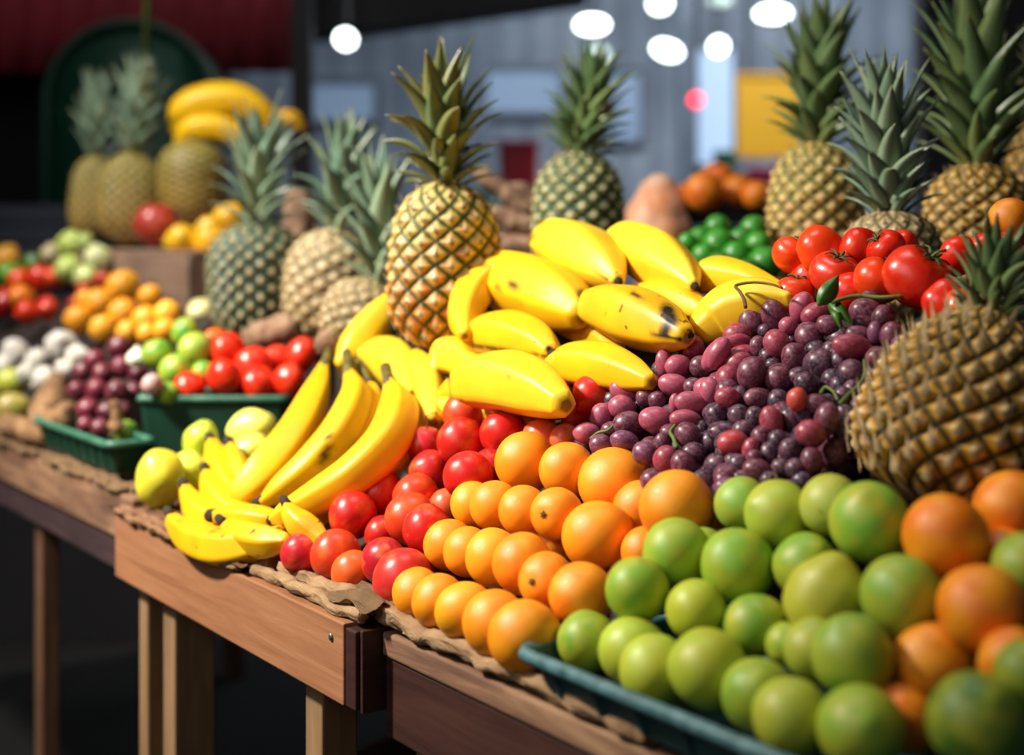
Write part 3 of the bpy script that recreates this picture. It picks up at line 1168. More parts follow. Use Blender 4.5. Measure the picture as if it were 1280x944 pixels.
# middle table (tan board front)
T2 = SF('market_table', 1.68, 0.6, -TZ, 'market table with a light tan front board, under the bananas and red plums', 'table', 'wooden market tables of the stall')
T2.box('table_top', (1.345, 2.06), (-0.03, 1.7), (-0.03, 0.0), M['wood_rack'])
fb = T2.box('front_board', (1.345, 2.06), (-0.052, -0.031), (-0.086, 0.002), M['wood_tan'], 0.002)
T2.box('end_board', (1.322, 1.3445), (-0.050, -0.001), (-0.086, -0.002), M['wood_dark'], 0.002)
T2.box('end_batten', (1.3155, 1.3215), (-0.045, -0.001), (-0.088, -0.001), M['wood_dark'], 0.001)
legs(T2, ((1.437, 1.48, -0.03, 0.016), (1.88, 1.925, -0.03, 0.03), (1.985, 2.02, -0.03, 0.006), (1.437, 1.48, 1.6, 1.645), (1.98, 2.02, 1.6, 1.645)))
T2.box('end_rail', (1.88, 1.915), (0.03, 1.6), (-0.09, -0.03), M['wood_post'])
bm = bmesh.new()
tube_bm(bm, [T2.p(1.372, -0.0515, -0.018), T2.p(1.372, -0.054, -0.018), T2.p(1.372, -0.0545, -0.018)], [0.004, 0.004, 0.002], 10)
link('nail', bm, plain('nail', '#8a8378', 0.4, metal=0.8), T2.o)

# left table (weathered front)
T1 = SF('market_table', 3.2, 0.6, -TZ, 'market table with a weathered two-tone front board, at the far left end', 'table', 'wooden market tables of the stall')
T1.box('table_top', (2.07, 3.9), (0.0, 0.95), (-0.03, 0.0), M['wood_rack'])
T1.box('front_board', (2.07, 3.9), (-0.022, -0.0005), (-0.048, 0.022), M['wood_weather'], 0.004)
T1.box('apron', (2.07, 3.9), (-0.016, -0.0005), (-0.100, -0.049), M['wood_purple'], 0.003)
legs(T1, ((2.60, 2.645, 0.0, 0.033), (3.8, 3.85, 0.0, 0.05), (2.60, 2.65, 0.88, 0.93), (3.8, 3.85, 0.88, 0.93)), 'wood_post')
T1.box('end_rail', (2.605, 2.64), (0.033, 0.88), (-0.10, -0.03), M['wood_post'])

# things under the tables
def plank(s, t, z, ds, dt, dz, th, label):
    a = stall(s, t, z); b_ = stall(s + ds, t + dt, z + dz)
    o = bpy.data.objects.new('plank', None)
    bm = bmesh.new()
    L = (b_ - a).length
    box(bm, (0, -0.05, -th / 2), (L, 0.05, th / 2), 0.003)
    q = Vector((1, 0, 0)).rotation_difference((b_ - a).normalized())
    o = link('plank', bm, M['wood_post'], None, False)
    o.matrix_world = Matrix.Translation(a) @ q.to_matrix().to_4x4()
    return tag(o, label, 'plank')


plank(1.62, 0.35, -TZ + 0.014, 0.05, 0.6, 0.62, 0.022, 'brown plank leaning in the dark under the tan-fronted table')
slatted_crate('wooden_crate', *stall(2.3, 0.75, 0).xy, 0.001, 0.5, 0.35, 0.28, 0.9, M['wood_post'], 'brown slatted crate on the floor in the dark under the tables', 3)

# display racks
def rack(name, s0, s1, ta, tb, zmax, label, zoff=-0.035, t_end=1.25, k=0.8):
    sf = SF(name, (s0 + s1) / 2, 0.6, 0.001, label, 'rack', 'wooden display racks')
    n = 7
    tt = [ta + (tb - ta) * i / n for i in range(n + 1)]
    bm = bmesh.new()
    for i in range(n):
        z0_, z1_ = k * tt[i] + zoff, k * tt[i + 1] + zoff
        g = 0.002
        q = [(tt[i] + g, z0_), (tt[i + 1] - g, z1_), (tt[i + 1] - g + 0.010, z1_ - 0.012), (tt[i] + g + 0.010, z0_ - 0.012)]
        va = [bm.verts.new(sf.p(s0, t, z)) for t, z in q]
        vb = [bm.verts.new(sf.p(s1, t, z)) for t, z in q]
        bm.faces.new(va); bm.faces.new(vb[::-1])
        for j in range(4):
            bm.faces.new((va[j], vb[j], vb[(j + 1) % 4], va[(j + 1) % 4]))
    link('sloping_planks', bm, M['wood_rack'], sf.o, False)
    bm = bmesh.new()
    t = tb
    while t < t_end - 0.01:
        a, b_ = sf.p(s0, min(t + 0.098, t_end), zmax - 0.015), sf.p(s1, t, zmax)
        box(bm, a, b_, 0.001)
        t += 0.1
    link('shelf_planks', bm, M['wood_rack'], sf.o, False)
    for s in (s0, s1 - 0.015):
        bm = bmesh.new()
        q = [(ta, 0.002), (ta, k * ta + zoff - 0.014), (tb + 0.012, zmax - 0.03), (t_end, zmax - 0.016), (t_end, 0.002)]
        va = [bm.verts.new(sf.p(s, t, z)) for t, z in q]
        vb = [bm.verts.new(sf.p(s + 0.015, t, z)) for t, z in q]
        bm.faces.new(va); bm.faces.new(vb[::-1])
        for j in range(5):
            bm.faces.new((va[j], vb[j], vb[(j + 1) % 5], va[(j + 1) % 5]))
        link('end_panel', bm, M['wood_rack'], sf.o, False)
    return sf


rack('display_rack', 1.07, 1.78, 0.10, 0.44, 0.295, 'dark plank rack sloping up under the oranges, plums and grapes', zoff=-0.057, t_end=1.5)
rack('display_rack', 2.66, 3.85, 0.10, 0.36, 0.255, 'dark plank rack sloping up at the far left behind the onions', t_end=0.93)
sf = SF('display_box', 0.65, 0.5, 0.002, 'low dark wooden box under the biggest pineapple at the right', 'box')
sf.box('lid', (0.3, 1.065), (0.225, 1.5), (0.135, 0.15), M['wood_rack'])
sf.box('front_panel', (0.3, 1.065), (0.235, 0.25), (0.002, 0.134), M['wood_rack'])
sf.box('side_panel', (0.3, 0.315), (0.251, 1.5), (0.002, 0.134), M['wood_rack'])
sf.box('side_panel', (1.05, 1.065), (0.251, 1.5), (0.002, 0.134), M['wood_rack'])
sf = SF('display_box', 2.2, 0.55, 0.002, 'low dark wooden box under the three left pineapples', 'box')
sf.box('lid', (1.8, 2.64), (0.38, 1.25), (0.2, 0.215), M['wood_rack'])
sf.box('front_panel', (1.8, 2.64), (0.39, 0.405), (0.002, 0.199), M['wood_rack'])
sf.box('side_panel', (1.8, 1.815), (0.405, 1.25), (0.002, 0.199), M['wood_rack'])
sf.box('side_panel', (2.625, 2.64), (0.405, 1.25), (0.002, 0.199), M['wood_rack'])

sf = SF('wooden_crate', 3.3, 0.6, 0.2565, 'greyish wooden crate carrying the far pineapples, the pomegranate and the yellow mangoes', 'crate')
sf.box('front_panel', (2.98, 3.75), (0.43, 0.442), (0.257, 0.375), M['wood_crate'])
sf.box('back_panel', (2.98, 3.75), (0.86, 0.872), (0.257, 0.375), M['wood_crate'])
sf.box('end_panel', (2.98, 2.992), (0.442, 0.86), (0.257, 0.375), M['wood_crate'])
sf.box('end_panel', (3.738, 3.75), (0.442, 0.86), (0.257, 0.375), M['wood_crate'])
sf.box('lid', (2.98, 3.75), (0.442, 0.86), (0.376, 0.386), M['wood_crate'])

slatted_crate('wooden_crate', wall_px(645, 2.8), 2.82, TZ + 0.297, 0.24, 0.26, 0.10, 0.0, M['wood_post'], 'brown slatted crate under the cassava roots, behind the golden pineapple', 3)

# ---- sheets of burlap and brown paper
sf = SF('paper_sheet', 1.85, 0.0, 0.001, 'crumpled brown paper sheet under the bananas, hanging over the tan board', 'paper')


def path_paper(u, v):
    s = 1.60 + 0.47 * u
    t = -0.06 + 0.16 * v
    z = 0.009
    return s, t, z


crumple(sf.o, sf, path_paper, 'crumpled_sheet', M['paper'], 1, 0.003, 24, 0.010)
PAPER = sf
sf = SF('burlap_sheet', 1.45, 0.0, 0.001, 'thick crumpled burlap under the red plums at the end of the tan board', 'burlap')


def path_b1(u, v):
    s = 1.31 + 0.30 * u
    t = -0.045 + 0.12 * v + 0.02 * u
    z = 0.008 + 0.02 * (1 - u) * (1 - v) - 0.012 * max(0, 1 - v * 5)
    return s, t, z




def roll_bm(sf, s0, s1, t, z, r, seed, n=110):
    bm = bmesh.new()
    pts, rad = [], []
    for i in range(n + 1):
        u = i / n
        s = s0 + (s1 - s0) * u
        q = Vector((s * 22 + seed, seed, 0))
        pts.append(sf.p(s, t + 0.006 * noise.noise(q), z + 0.004 * noise.noise(q * 1.4 + Vector((3, 1, 4)))))
        rad.append(r * (1 + 0.28 * noise.noise(q * 1.7 + Vector((7, 2, 5)))))
    tube_bm(bm, pts, rad, 20)
    for v in bm.verts:
        q = Vector((v.co.x * 26, v.co.y * 190, v.co.z * 190)) + Vector((seed, 0, 0))
        v.co += Vector((0, noise.noise(q), noise.noise(q + Vector((9, 9, 9))))) * r * 0.45
    return bm


sfb = [c for c in bpy.data.objects if c.name == 'burlap_sheet'][0]
SFB = SF.__new__(SF); SFB.c = (1.45, 0.0, 0.001); SFB.o = sfb
crumple(sfb, SFB, path_b1, 'crumpled_sheet', M['burlap'], 2, 0.004, 26, 0.014)
link('rolled_hem', roll_bm(SFB, 1.325, 1.60, -0.038, 0.010, 0.0068, 4.0), M['burlap'], sfb)
link('fold', roll_bm(SFB, 1.33, 1.56, -0.018, 0.016, 0.009, 8.0), M['burlap'], sfb)
sf = SF('burlap_sheet', 1.1, 0.0, 0.001, 'long burlap cloth with a rolled hem under the bottom row of oranges', 'burlap')


def path_b2(u, v):
    s = 0.86 + 0.47 * u
    t = -0.012 + 0.10 * v
    return s, t, 0.007


crumple(sf.o, sf, path_b2, 'flat_sheet', M['burlap'], 3, 0.002, 26, 0.006)
link('rolled_hem', roll_bm(sf, 0.885, 1.335, -0.016, 0.011, 0.0095, 1.0), M['burlap'], sf.o)
sf = SF('burlap_sheet', 0.7, 0.0, 0.001, 'frayed burlap strip under the dark teal tray', 'burlap')
crumple(sf.o, sf, lambda u, v: (0.3 + 0.57 * u, -0.016 + 0.07 * v, 0.004), 'flat_sheet', M['burlap'], 5, 0.002, 24, 0.006)
link('rolled_hem', roll_bm(PAPER, 1.62, 2.05, -0.052, 0.010, 0.006, 12.0), M['paper'], PAPER.o)
link('fold', roll_bm(PAPER, 1.72, 2.06, -0.038, 0.012, 0.007, 15.0), M['paper'], PAPER.o)
sf = SF('straw_mat', 2.5, 0.0, 0.023, 'rough brown straw matting along the edge of the far left table', 'matting')
crumple(sf.o, sf, lambda u, v: (2.12 + 1.3 * u, -0.03 + 0.045 * v, 0.024), 'woven_sheet', M['burlap'], 6, 0.004, 30, 0.012, 160)

# small wedge of wood under the burlap
sf = SF('wood_block', 1.60, -0.02, 0.001, 'small orange-brown block of wood wedged beside the burlap under the plums', 'block')
bm = bmesh.new()
box(bm, sf.p(1.585, 0.0, 0.001), sf.p(1.645, -0.03, 0.03), 0.003)
link('block', bm, M['wood_tan'], sf.o, False)

# ---- plastic tubs
M['teal'] = plain('teal_plastic', '#10383c', 0.38, '#1a4a4c', 30)
M['teal_rim'] = plain('worn_highlit_teal_rim', '#5a8288', 0.45, '#2a5458', 60)  # wear plus blue-grey highlights, both put into the rim colour
M['green_plastic'] = plain('green_plastic', '#043022', 0.5, '#073a29', 20)
M['green_rim'] = plain('worn_green_rim', '#4a7a64', 0.45, '#1d5a44', 50)

o = empty('fruit_tray', stall(0.69, 0.088, 0.008), 'dark teal plastic tray with worn, highlight-toned rim, holding the green limes', 'tray', None, MST)
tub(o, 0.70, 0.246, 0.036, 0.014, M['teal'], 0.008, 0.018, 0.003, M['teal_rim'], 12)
o = empty('fruit_basket', (wall_px(265, 2.36), 2.43, TZ + 0.001), 'deep dark green plastic basket filled with tomatoes and small limes', 'basket')
tub(o, 0.245, 0.135, 0.146, 0.012, M['green_plastic'], 0.004, 0.012, 0.003, M['green_rim'])
o = empty('fruit_tray', stall(2.43, 0.034, 0.034), 'shallow dark green tray under the red onions on the far left table', 'tray', None, MST)
tub(o, 0.40, 0.072, 0.05, 0.012, M['green_plastic'], 0.006, 0.015, 0.003, M['green_rim'], 8)

# ================================================================== THE FRUIT
ITEMS = []


def B(kind, px, py, r, col, label, group, name=None, cat=None, off=0.0, part=None, dirn=None, d=None, pl=(0.03, 0.8), sz=1.0, hard=1.0):
    if d is None:
        d = slope_d(px, py, *pl)
    ITEMS.append(dict(kind=kind, px=px, py=py, r=r, col=col, label=label, group=group, name=name or kind, cat=cat or (name or kind).split('_')[-1], off=off, part=part, dirn=dirn, d=d + off, sz=sz, hard=hard))


O1, O2, OY = '#f28e12', '#f0820e', '#f0a318'
g = 'oranges heaped in front of the grapes'
for row in [
    (522, 742, 31, O1, 'orange at the far end of the bottom row, beside the lowest red plum'),
    (548, 752, 33, O1, 'second orange of the bottom row, counted from the red plums'),
    (581, 764, 36, OY, 'yellowest orange of the bottom row, in the middle of that row'),
    (619, 780, 41, O1, 'fourth orange of the bottom row, counted from the red plums'),
    (656, 796, 44, O1, 'large orange at the near end of the bottom row, touching the teal tray'),
    (561, 681, 31, O1, 'orange at the far end of the second row up, beside the red plums'),
    (584, 690, 30, O1, 'orange squeezed between the second row end and the scarred orange'),
    (617, 697, 35, OY, 'yellowish orange with a grey scar, in the second row up'),
    (653, 705, 37, O2, 'orange just right of the scarred yellowish one in the second row'),
    (683, 726, 34, O2, 'smaller orange with a dark stem dot, near end of the second row'),
    (727, 744, 39, O2, 'orange above the near end of the bottom row, beside the lowest limes'),
    (591, 631, 28, OY, 'orange at the far end of the third row up, beside the plums'),
    (619, 633, 31, O1, 'second orange of the third row up, counted from the plums'),
    (655, 639, 31, O1, 'third orange of the third row up, below the two top oranges'),
    (696, 643, 32, O1, 'small orange with a black stem dot, fourth in the third row'),
    (748, 671, 44, O1, 'large orange right below the topmost big orange, beside the limes'),
    (657, 578, 37, O1, 'top row orange nearest to the red plums'),
    (709, 588, 34, O1, 'middle orange of the three in the top row'),
    (768, 604, 43, O1, 'big orange in the top row just under the pink grapes'),
    (846, 635, 45, O2, 'large orange by itself between the grapes and the first limes'),
]:
    part, dn = None, None
    if row[0] in (683, 696):
        part, dn = 'button', (-0.55, -0.15, 0.8)
    elif row[0] == 656:
        part, dn = 'button', (0.1, 0.2, 0.9)
    elif row[0] in (581, 748):
        part, dn = 'button', (0.2, 0.75, 0.5)
    B('orange', row[0], row[1], row[2], row[3], row[4], g, part=part, dirn=dn)
for row in [
    (801, 636, 34, O2, 'orange half hidden behind the big top row orange, left of the lone large orange', 0.06),
    (806, 690, 30, O2, 'orange tucked behind the large third row orange and the lime beside it', 0.05),
    (884, 652, 24, O2, 'orange sliver between the lone large orange and the limes', 0.06),
    (787, 730, 30, O2, 'orange deep in the gap between the oranges and the limes', 0.08),
    (640, 668, 26, O2, 'orange seen in the gap between the second and third rows', 0.07),
    (690, 684, 28, O2, 'orange deep behind the small orange with the black stem dot', 0.07),
]:
    B('orange', row[0], row[1], row[2], row[3], row[4], g, off=row[5])

g = 'oranges at the right behind the limes'
R1 = '#ea760e'
for row in [
    (1182, 671, 51, R1, 'orange resting against the foot of the big near pineapple', 0),
    (1265, 635, 46, R1, 'orange at the right edge of the photo, beside the big near pineapple', 0.02),
    (1228, 761, 54, R1, 'largest orange at the right, below the one by the pineapple foot', 0),
    (1167, 831, 50, '#d87f12', 'browner orange between the right limes, second from the bottom', 0.03),
    (1128, 900, 42, R1, 'orange at the bottom, mostly hidden between two front limes', 0.05),
    (1258, 703, 40, R1, 'orange at the right edge behind the largest right orange', 0.06),
    (1266, 828, 42, R1, 'orange at the right edge above the dark green lime', 0.03),
    (1212, 858, 36, R1, 'orange in the dark gap above the big dark green lime', 0.1),
]:
    B('orange', row[0], row[1], row[2], row[3], row[4], g, off=row[5])
B('orange', 1263, 275, 27, '#e8781a', 'small orange perched high at the right, behind the big near pineapple crown', g)

LG, LY, LD = '#7fae2c', '#a9bd3a', '#5d8f26'
g = 'green limes on the teal tray'
for row in [
    (734, 802, 37, '#6d9c2c', 'first green lime at the left corner of the teal tray'),
    (790, 813, 41, LY, 'second lime along the tray edge, yellowish green'),
    (818, 838, 43, LY, 'third lime along the tray edge, counted from its left corner'),
    (885, 836, 48, '#a2b332', 'large yellow-green lime, fourth along the tray edge'),
    (947, 869, 45, '#84a930', 'fifth lime along the tray edge, cut by the fourth and sixth'),
    (989, 897, 47, LY, 'sixth lime along the tray edge, at the bottom of the photo'),
    (1076, 911, 53, '#8db036', 'big lime at the bottom of the photo, right of the sixth edge lime'),
    (797, 737, 39, LG, 'bright green lime touching the big oranges, above the second edge lime'),
    (871, 763, 37, '#a9b92e', 'yellowish lime above the fourth edge lime'),
    (944, 782, 38, '#75a02a', 'green lime right of the yellowish one, above the fifth edge lime'),
    (846, 690, 41, '#8fb338', 'lime just below the lone large orange'),
    (877, 697, 36, '#84a93e', 'lime half hidden between two limes below the lone large orange'),
    (922, 707, 45, LG, 'round bright green lime in the middle of the heap, third row up'),
    (1007, 708, 40, '#7da42e', 'darker lime behind the lumpy yellow one'),
    (1128, 745, 50, '#7fa533', 'big green lime at the right end of the third row, beside the oranges'),
    (1087, 653, 49, '#74ab34', 'brightest green lime at the top right of the heap, under the near pineapple'),
    (1039, 632, 38, '#a8b94e', 'pale lime with a brown stem scar in the top row'),
    (973, 643, 41, '#a6bd3c', 'lime in the middle of the top row, just below the dark grapes'),
    (927, 630, 33, '#8fb546', 'top row lime nearest to the lone large orange'),
    (1066, 820, 50, '#86aa36', 'lime below the lumpy yellow one, with a paler lime behind it'),
    (1018, 812, 38, '#9db043', 'pale lime peeking out behind the lime under the lumpy yellow one'),
    (984, 806, 27, '#86a52c', 'small lime deep in the gap above the fifth edge lime'),
    (1221, 902, 59, '#4f7d22', 'big dark green lime at the bottom right'),
    (1284, 710, 42, '#7fa533', 'lime cut by the right edge beside the largest right orange'),
    (1287, 842, 42, '#6d962c', 'lime cut by the right edge above the dark green lime'),
]:
    part, dn, off = None, None, 0.0
    if row[0] == 1039:
        part, dn = 'scar', (-0.5, 0.05, 0.8)
    if row[0] in (877, 1018, 984):
        off = 0.03
    B('lime', row[0], row[1], row[2], row[3], row[4], g, part=part, dirn=dn, off=off)
B('lemon', 1032, 748, 51, '#b0b436', 'large lumpy yellow-green lime in the middle of the heap', g, name='lime', dirn=(0.5, -0.8, 0.1))

PR, PO, PD = '#c91f18', '#d8401c', '#b01824'
g = 'red plums between the bananas and the oranges'
for row in [
    (378, 692, 26, '#c4202a', 'red plum farthest left in the bottom row, under the little banana', -0.05, None, None),
    (420, 694, 31, PO, 'second red plum of the bottom row, orange blush', -0.04, None, None),
    (442, 716, 27, '#dd5a1e', 'orange-red plum lowest on the burlap, third of the bottom row', -0.01, None, None),
    (481, 702, 29, PD, 'deep red plum with a crease, right of the orange-red one', 0, None, None),
    (505, 725, 38, '#cf2f28', 'largest red plum of the bottom row, touching the first oranges', 0, None, None),
    (441, 644, 29, PR, 'shiny red plum with a curved stem, second row up by the bananas', 0, 'stem', (0.75, 0.5, 0.45)),
    (475, 617, 29, PR, 'red plum behind the one with the curved stem', 0, None, None),
    (513, 648, 31, PO, 'red plum right of the curved stem plum, in the second row', 0, None, None),
    (534, 662, 30, PR, 'red plum in front of the second row, left of the oranges', -0.01, None, None),
    (520, 621, 28, PO, 'flattened plum above the second row, with a short stem', 0.02, 'stem', (0.8, 0.1, 0.4)),
    (478, 668, 22, PR, 'dark plum in the gap below the curved stem', 0.04, None, None),
    (538, 590, 26, PR, 'red plum left of the two in the third row up', 0, None, None),
    (585, 595, 30, PR, 'plum with a tiny stem dot, above the far end of the third orange row', 0, 'button', (-0.2, 0.7, 0.7)),
    (613, 584, 22, PR, 'plum peeking out left of the top row oranges', 0.03, None, None),
    (559, 633, 22, '#d9582c', 'plum deep between the second and third rows', 0.05, None, None),
    (576, 552, 29, PR, 'big glossy red plum in the fourth row up', 0, None, None),
    (531, 557, 24, '#c4202a', 'plum with an upright thin stem, left of the big glossy one', 0.01, 'stem', (0.15, -1, 0.1)),
    (629, 542, 28, PR, 'glossy plum with a white stem, right of the big glossy one', 0, 'stem', (0.2, 0.5, 0.8)),
    (581, 518, 27, PO, 'bright orange-red plum at the top left, in front of the yellow bananas', 0.01, None, None),
    (645, 506, 26, PR, 'plum under the largest low yellow banana', 0.01, None, None),
    (694, 498, 26, PO, 'topmost round plum with orange cheek, in front of the yellow bananas', -0.01, None, None),
    (740, 494, 25, PR, 'plum at the top right, beside the first pink grapes', 0.01, None, None),
    (669, 524, 25, '#e0764a', 'pale orange plum below the topmost one', 0.02, None, None),
    (677, 548, 24, '#d9603a', 'pinkish plum just above the top row oranges', 0.02, None, None),
    (724, 522, 22, PO, 'orange plum between the topmost plum and the grapes', 0.04, None, None),
    (706, 548, 18, '#d8664a', 'small pink plum touching the left tip of the grapes', 0.03, None, None),
    (605, 560, 22, PR, 'dark plum in the gap right of the big glossy one', 0.05, None, None),
]:
    B('plum', row[0], row[1], row[2], row[3], row[4], g, off=row[5], part=row[6], dirn=row[7], cat='plum', name='red_plum')

TR, TO = '#d4200c', '#e2400f'
g = 'ripe tomatoes above the grapes'
for row in [
    (989, 319, 22, TO, 'leftmost tomato of the heap, beside the small green limes', 0, 'calyx', (0.7, -0.7, 0.2)),
    (1026, 314, 29, TO, 'long orange-red tomato, second from the left on top', 0, None, None),
    (1044, 342, 28, '#d23018', 'tomato with a dark calyx on its top, in the middle row', -0.01, 'calyx', (0.1, -0.9, 0.45)),
    (1074, 311, 23, TR, 'left one of the pair of small tomatoes under the middle pineapple', 0, None, None),
    (1107, 311, 22, TR, 'right one of the pair of small tomatoes under the middle pineapple', 0.01, 'calyx', (-0.7, -0.7, 0.2)),
    (1096, 350, 27, TO, 'tomato left of the biggest tomato', -0.01, 'calyx', (0.75, -0.6, 0.3)),
    (1147, 347, 38, TR, 'biggest tomato, with a curling green calyx at its shoulder', -0.02, 'truss+calyx', (0.42, -0.8, 0.45)),
    (1197, 320, 22, TR, 'tomato behind the biggest one, beside the near pineapple crown', 0.02, None, None),
    (994, 366, 22, TO, 'tomato touching the grapes at the left end, dark calyx on top', 0, 'calyx', (0.1, -1, 0.15)),
    (1182, 380, 27, TR, 'tomato low between the biggest one and the near pineapple', 0.01, None, None),
    (1062, 368, 24, TR, 'tomato in the shade behind the green leaf', 0.03, None, None),
    (1204, 384, 21, '#e2501c', 'orange tomato beside the near pineapple shoulder', 0.02, None, None),
    (1229, 308, 16, TR, 'small tomato peeking out behind the near pineapple crown', 0.06, None, None),
    (1010, 345, 20, TR, 'tomato deep between the leftmost and the dark calyx tomatoes', 0.04, None, None),
    (1130, 308, 18, TR, 'small dark tomato peeking out right of the small pair', 0.06, None, None),
    (1256, 318, 24, TR, 'tomato under the small perched orange at the right', 0.01, None, None),
    (1240, 350, 22, TR, 'tomato mostly hidden behind the near pineapple crown', 0.08, None, None),
]:
    B('tomato', row[0], row[1], row[2], row[3], row[4], g, off=row[5], part=row[6], dirn=row[7], pl=(0.03, 0.8), hard=0.88)

g = 'tomatoes in the dark green basket'
for row in [
    (285, 439, 20, 'left one of the two highest tomatoes in the green basket', 2.42),
    (378, 444, 20, 'rightmost high tomato in the green basket, behind the banana stem', 2.42),
    (317, 457, 21, 'tomato in the middle of the upper row in the green basket', 2.40),
    (346, 452, 18, 'tomato between the middle and rightmost ones in the green basket', 2.45),
    (281, 472, 21, 'tomato at the front of the basket, left of centre', 2.335),
    (324, 480, 20, 'tomato at the front of the basket, just above its rim', 2.335),
    (361, 476, 19, 'rightmost front tomato in the green basket', 2.335),
    (236, 484, 18, 'small orange-red tomato at the left front of the green basket', 2.335),
    (300, 492, 18, 'tomato low between the two front ones of the green basket', 2.36),
    (268, 427, 15, 'orange tomato peeking out above the left high one', 2.50),
]:
    B('tomato', row[0], row[1], row[2], '#d6220c' if row[0] != 268 else '#e8701c', row[3], g, d=row[4] + 0.055)
g = 'small limes in the dark green basket'
for row in [
    (197, 443, 19, 'dark green lime farthest left on the basket heap', 2.42),
    (232, 416, 18, 'topmost lime of the basket heap', 2.46),
    (244, 437, 21, 'pale green lime just left of the high tomato', 2.41),
    (220, 464, 21, 'lime in the middle of the basket heap, above the small tomato', 2.35),
    (254, 466, 14, 'small lime between the basket heap and the front tomato', 2.36),
    (211, 492, 14, 'lime at the left front corner of the green basket', 2.33),
]:
    B('lime', row[0], row[1], row[2], '#4f9a2c' if row[0] != 244 else '#84ab3c', row[3], g, d=row[4] + 0.055)
B('lime', 158, 541, 15, '#5fa032', 'single lime in the shallow green tray beside the green basket', 'small limes in the dark green basket', d=2.40)

# yellow-green mangoes at the left end of the tan table
g = 'yellow-green mangoes left of the bananas'
for row in [
    (200, 600, 31, '#d6d038', 'large yellow-green mango standing at the left end of the tan table', 1.22, (0.1, -1, 0.1), 2.10),
    (234, 590, 26, '#dcd84a', 'mango just right of the large standing one', 1.1, (0.6, -0.6, 0.2), 2.16),
    (251, 550, 22, '#c0cc3c', 'greenish mango above the others, in front of the green basket', 1.15, (0.3, -0.8, 0.1), 2.20),
    (316, 536, 24, '#e8e060', 'pale yellow mango lying in front of the green basket', 1.35, (0.95, -0.2, 0.1), 2.20),
    (312, 566, 22, '#e4de58', 'pale mango under the lying one, beside the leaning banana', 1.3, (0.9, -0.4, 0.1), 2.14),
    (278, 578, 18, '#d9d23c', 'small mango between the little bananas and the lying mango', 1.2, (0.5, -0.8, 0.2), 2.19),
    (345, 590, 22, '#e0d84a', 'mango mostly hidden behind the leaning bananas', 1.2, (0.9, -0.3, 0), 2.16),
    (285, 612, 22, '#d8d040', 'mango low behind the little bananas', 1.2, (0.5, -0.6, 0), 2.12),
]:
    B('mango', row[0], row[1], row[2], row[3], row[4], g, d=row[7], dirn=row[6], sz=row[5] / 1.25)

# far left produce
PL = (0.05, 0.8)
g = 'small oranges heaped before the wooden crate'
for i, (px, py, r, w) in enumerate([
    (154, 360, 22, 'topmost small orange of the far heap'), (125, 381, 20, 'small orange left of the topmost one in the far heap'),
    (98, 400, 18, 'leftmost small orange of the far heap'), (129, 411, 17, 'small orange at the bottom of the far heap, second from its left'),
    (154, 393, 20, 'small orange in the middle of the far heap, under the topmost'), (183, 400, 18, 'small orange right of the middle of the far heap'),
    (210, 393, 17, 'rightmost small orange of the far heap'), (188, 371, 15, 'small orange on the right slope of the far heap'),
    (207, 413, 15, 'small orange at the bottom right of the far heap'), (160, 415, 15, 'small orange at the bottom of the far heap, below its middle'),
    (185, 417, 14, 'small orange at the bottom of the far heap, third from its right end'), (108, 376, 14, 'small orange at the back left of the far heap'),
]):
    B('orange', px, py, r, '#f5a01a' if i % 3 else '#f8b32c', w, g, pl=PL)
g = 'red onions in the shallow green tray'
for i, (px, py, r, w) in enumerate([
    (149, 434, 15, 'topmost red onion, in front of the small oranges'), (118, 450, 14, 'red onion left of the topmost one'),
    (104, 464, 13, 'red onion at the left of the heap, second row'), (129, 467, 14, 'red onion in the middle of the heap, second row'),
    (152, 460, 15, 'red onion right below the topmost one'), (173, 466, 13, 'red onion at the right, beside the dark green lime'),
    (96, 488, 13, 'red onion at the left edge of the heap, beside the rough roots'), (121, 488, 15, 'dark red onion in the middle of the third row'),
    (146, 490, 15, 'red onion right of the middle in the third row'), (168, 489, 12, 'red onion touching the pale shallot by the basket'),
    (110, 512, 15, 'red onion low at the left of the heap'), (135, 515, 14, 'red onion low in the middle of the heap'),
    (126, 535, 13, 'lowest red onion, at the tray rim'), (107, 531, 11, 'small pinkish onion at the left of the tray rim'),
    (152, 514, 13, 'red onion low at the right of the heap'),
]):
    B('onion', px, py, r, ['#5a1626', '#6b1c30', '#4a1220'][i % 3], w, g, name='red_onion', d=2.40 + (541 - py) * 0.0022)
B('onion', 190, 481, 14, '#c9a0a0', 'pale pink shallot at the left front corner of the green basket', 'white bulbs at the left', name='shallot', d=2.38)
B('garlic', 172, 448, 14, '#e8e2d0', 'white garlic bulb between the red onions and the basket limes', 'white bulbs at the left', d=2.52, cat='garlic')
g = 'white garlic bulbs at the far left'
for px, py, r, w in [
    (20, 441, 19, 'white garlic bulb at the left edge, top of the heap'), (47, 452, 17, 'white garlic bulb second from the left edge'),
    (77, 433, 21, 'largest white garlic bulb, below the far oranges'), (97, 446, 16, 'white garlic bulb touching the red onions'),
    (57, 474, 17, 'white garlic bulb in front, above the rough roots'), (4, 458, 16, 'white garlic bulb cut by the left edge'),
    (82, 462, 14, 'small white garlic bulb between the heap and the red onions'), (33, 468, 14, 'small garlic bulb low beside the upper pear'),
]:
    B('garlic', px, py, r, '#e4e0d6', w, g, pl=PL, cat='garlic')
g = 'green pears at the far left'
for px, py, r, w in [(14, 480, 21, 'upper green pear at the left edge, below the garlic'), (16, 512, 23, 'lower brownish green pear at the left edge')]:
    B('pear', px, py, r, '#b9bf3c' if py < 500 else '#a99a48', w, g, pl=PL, dirn=(0.9, -0.3, 0.2), sz=0.9)
g = 'red and orange peppers at the far left'
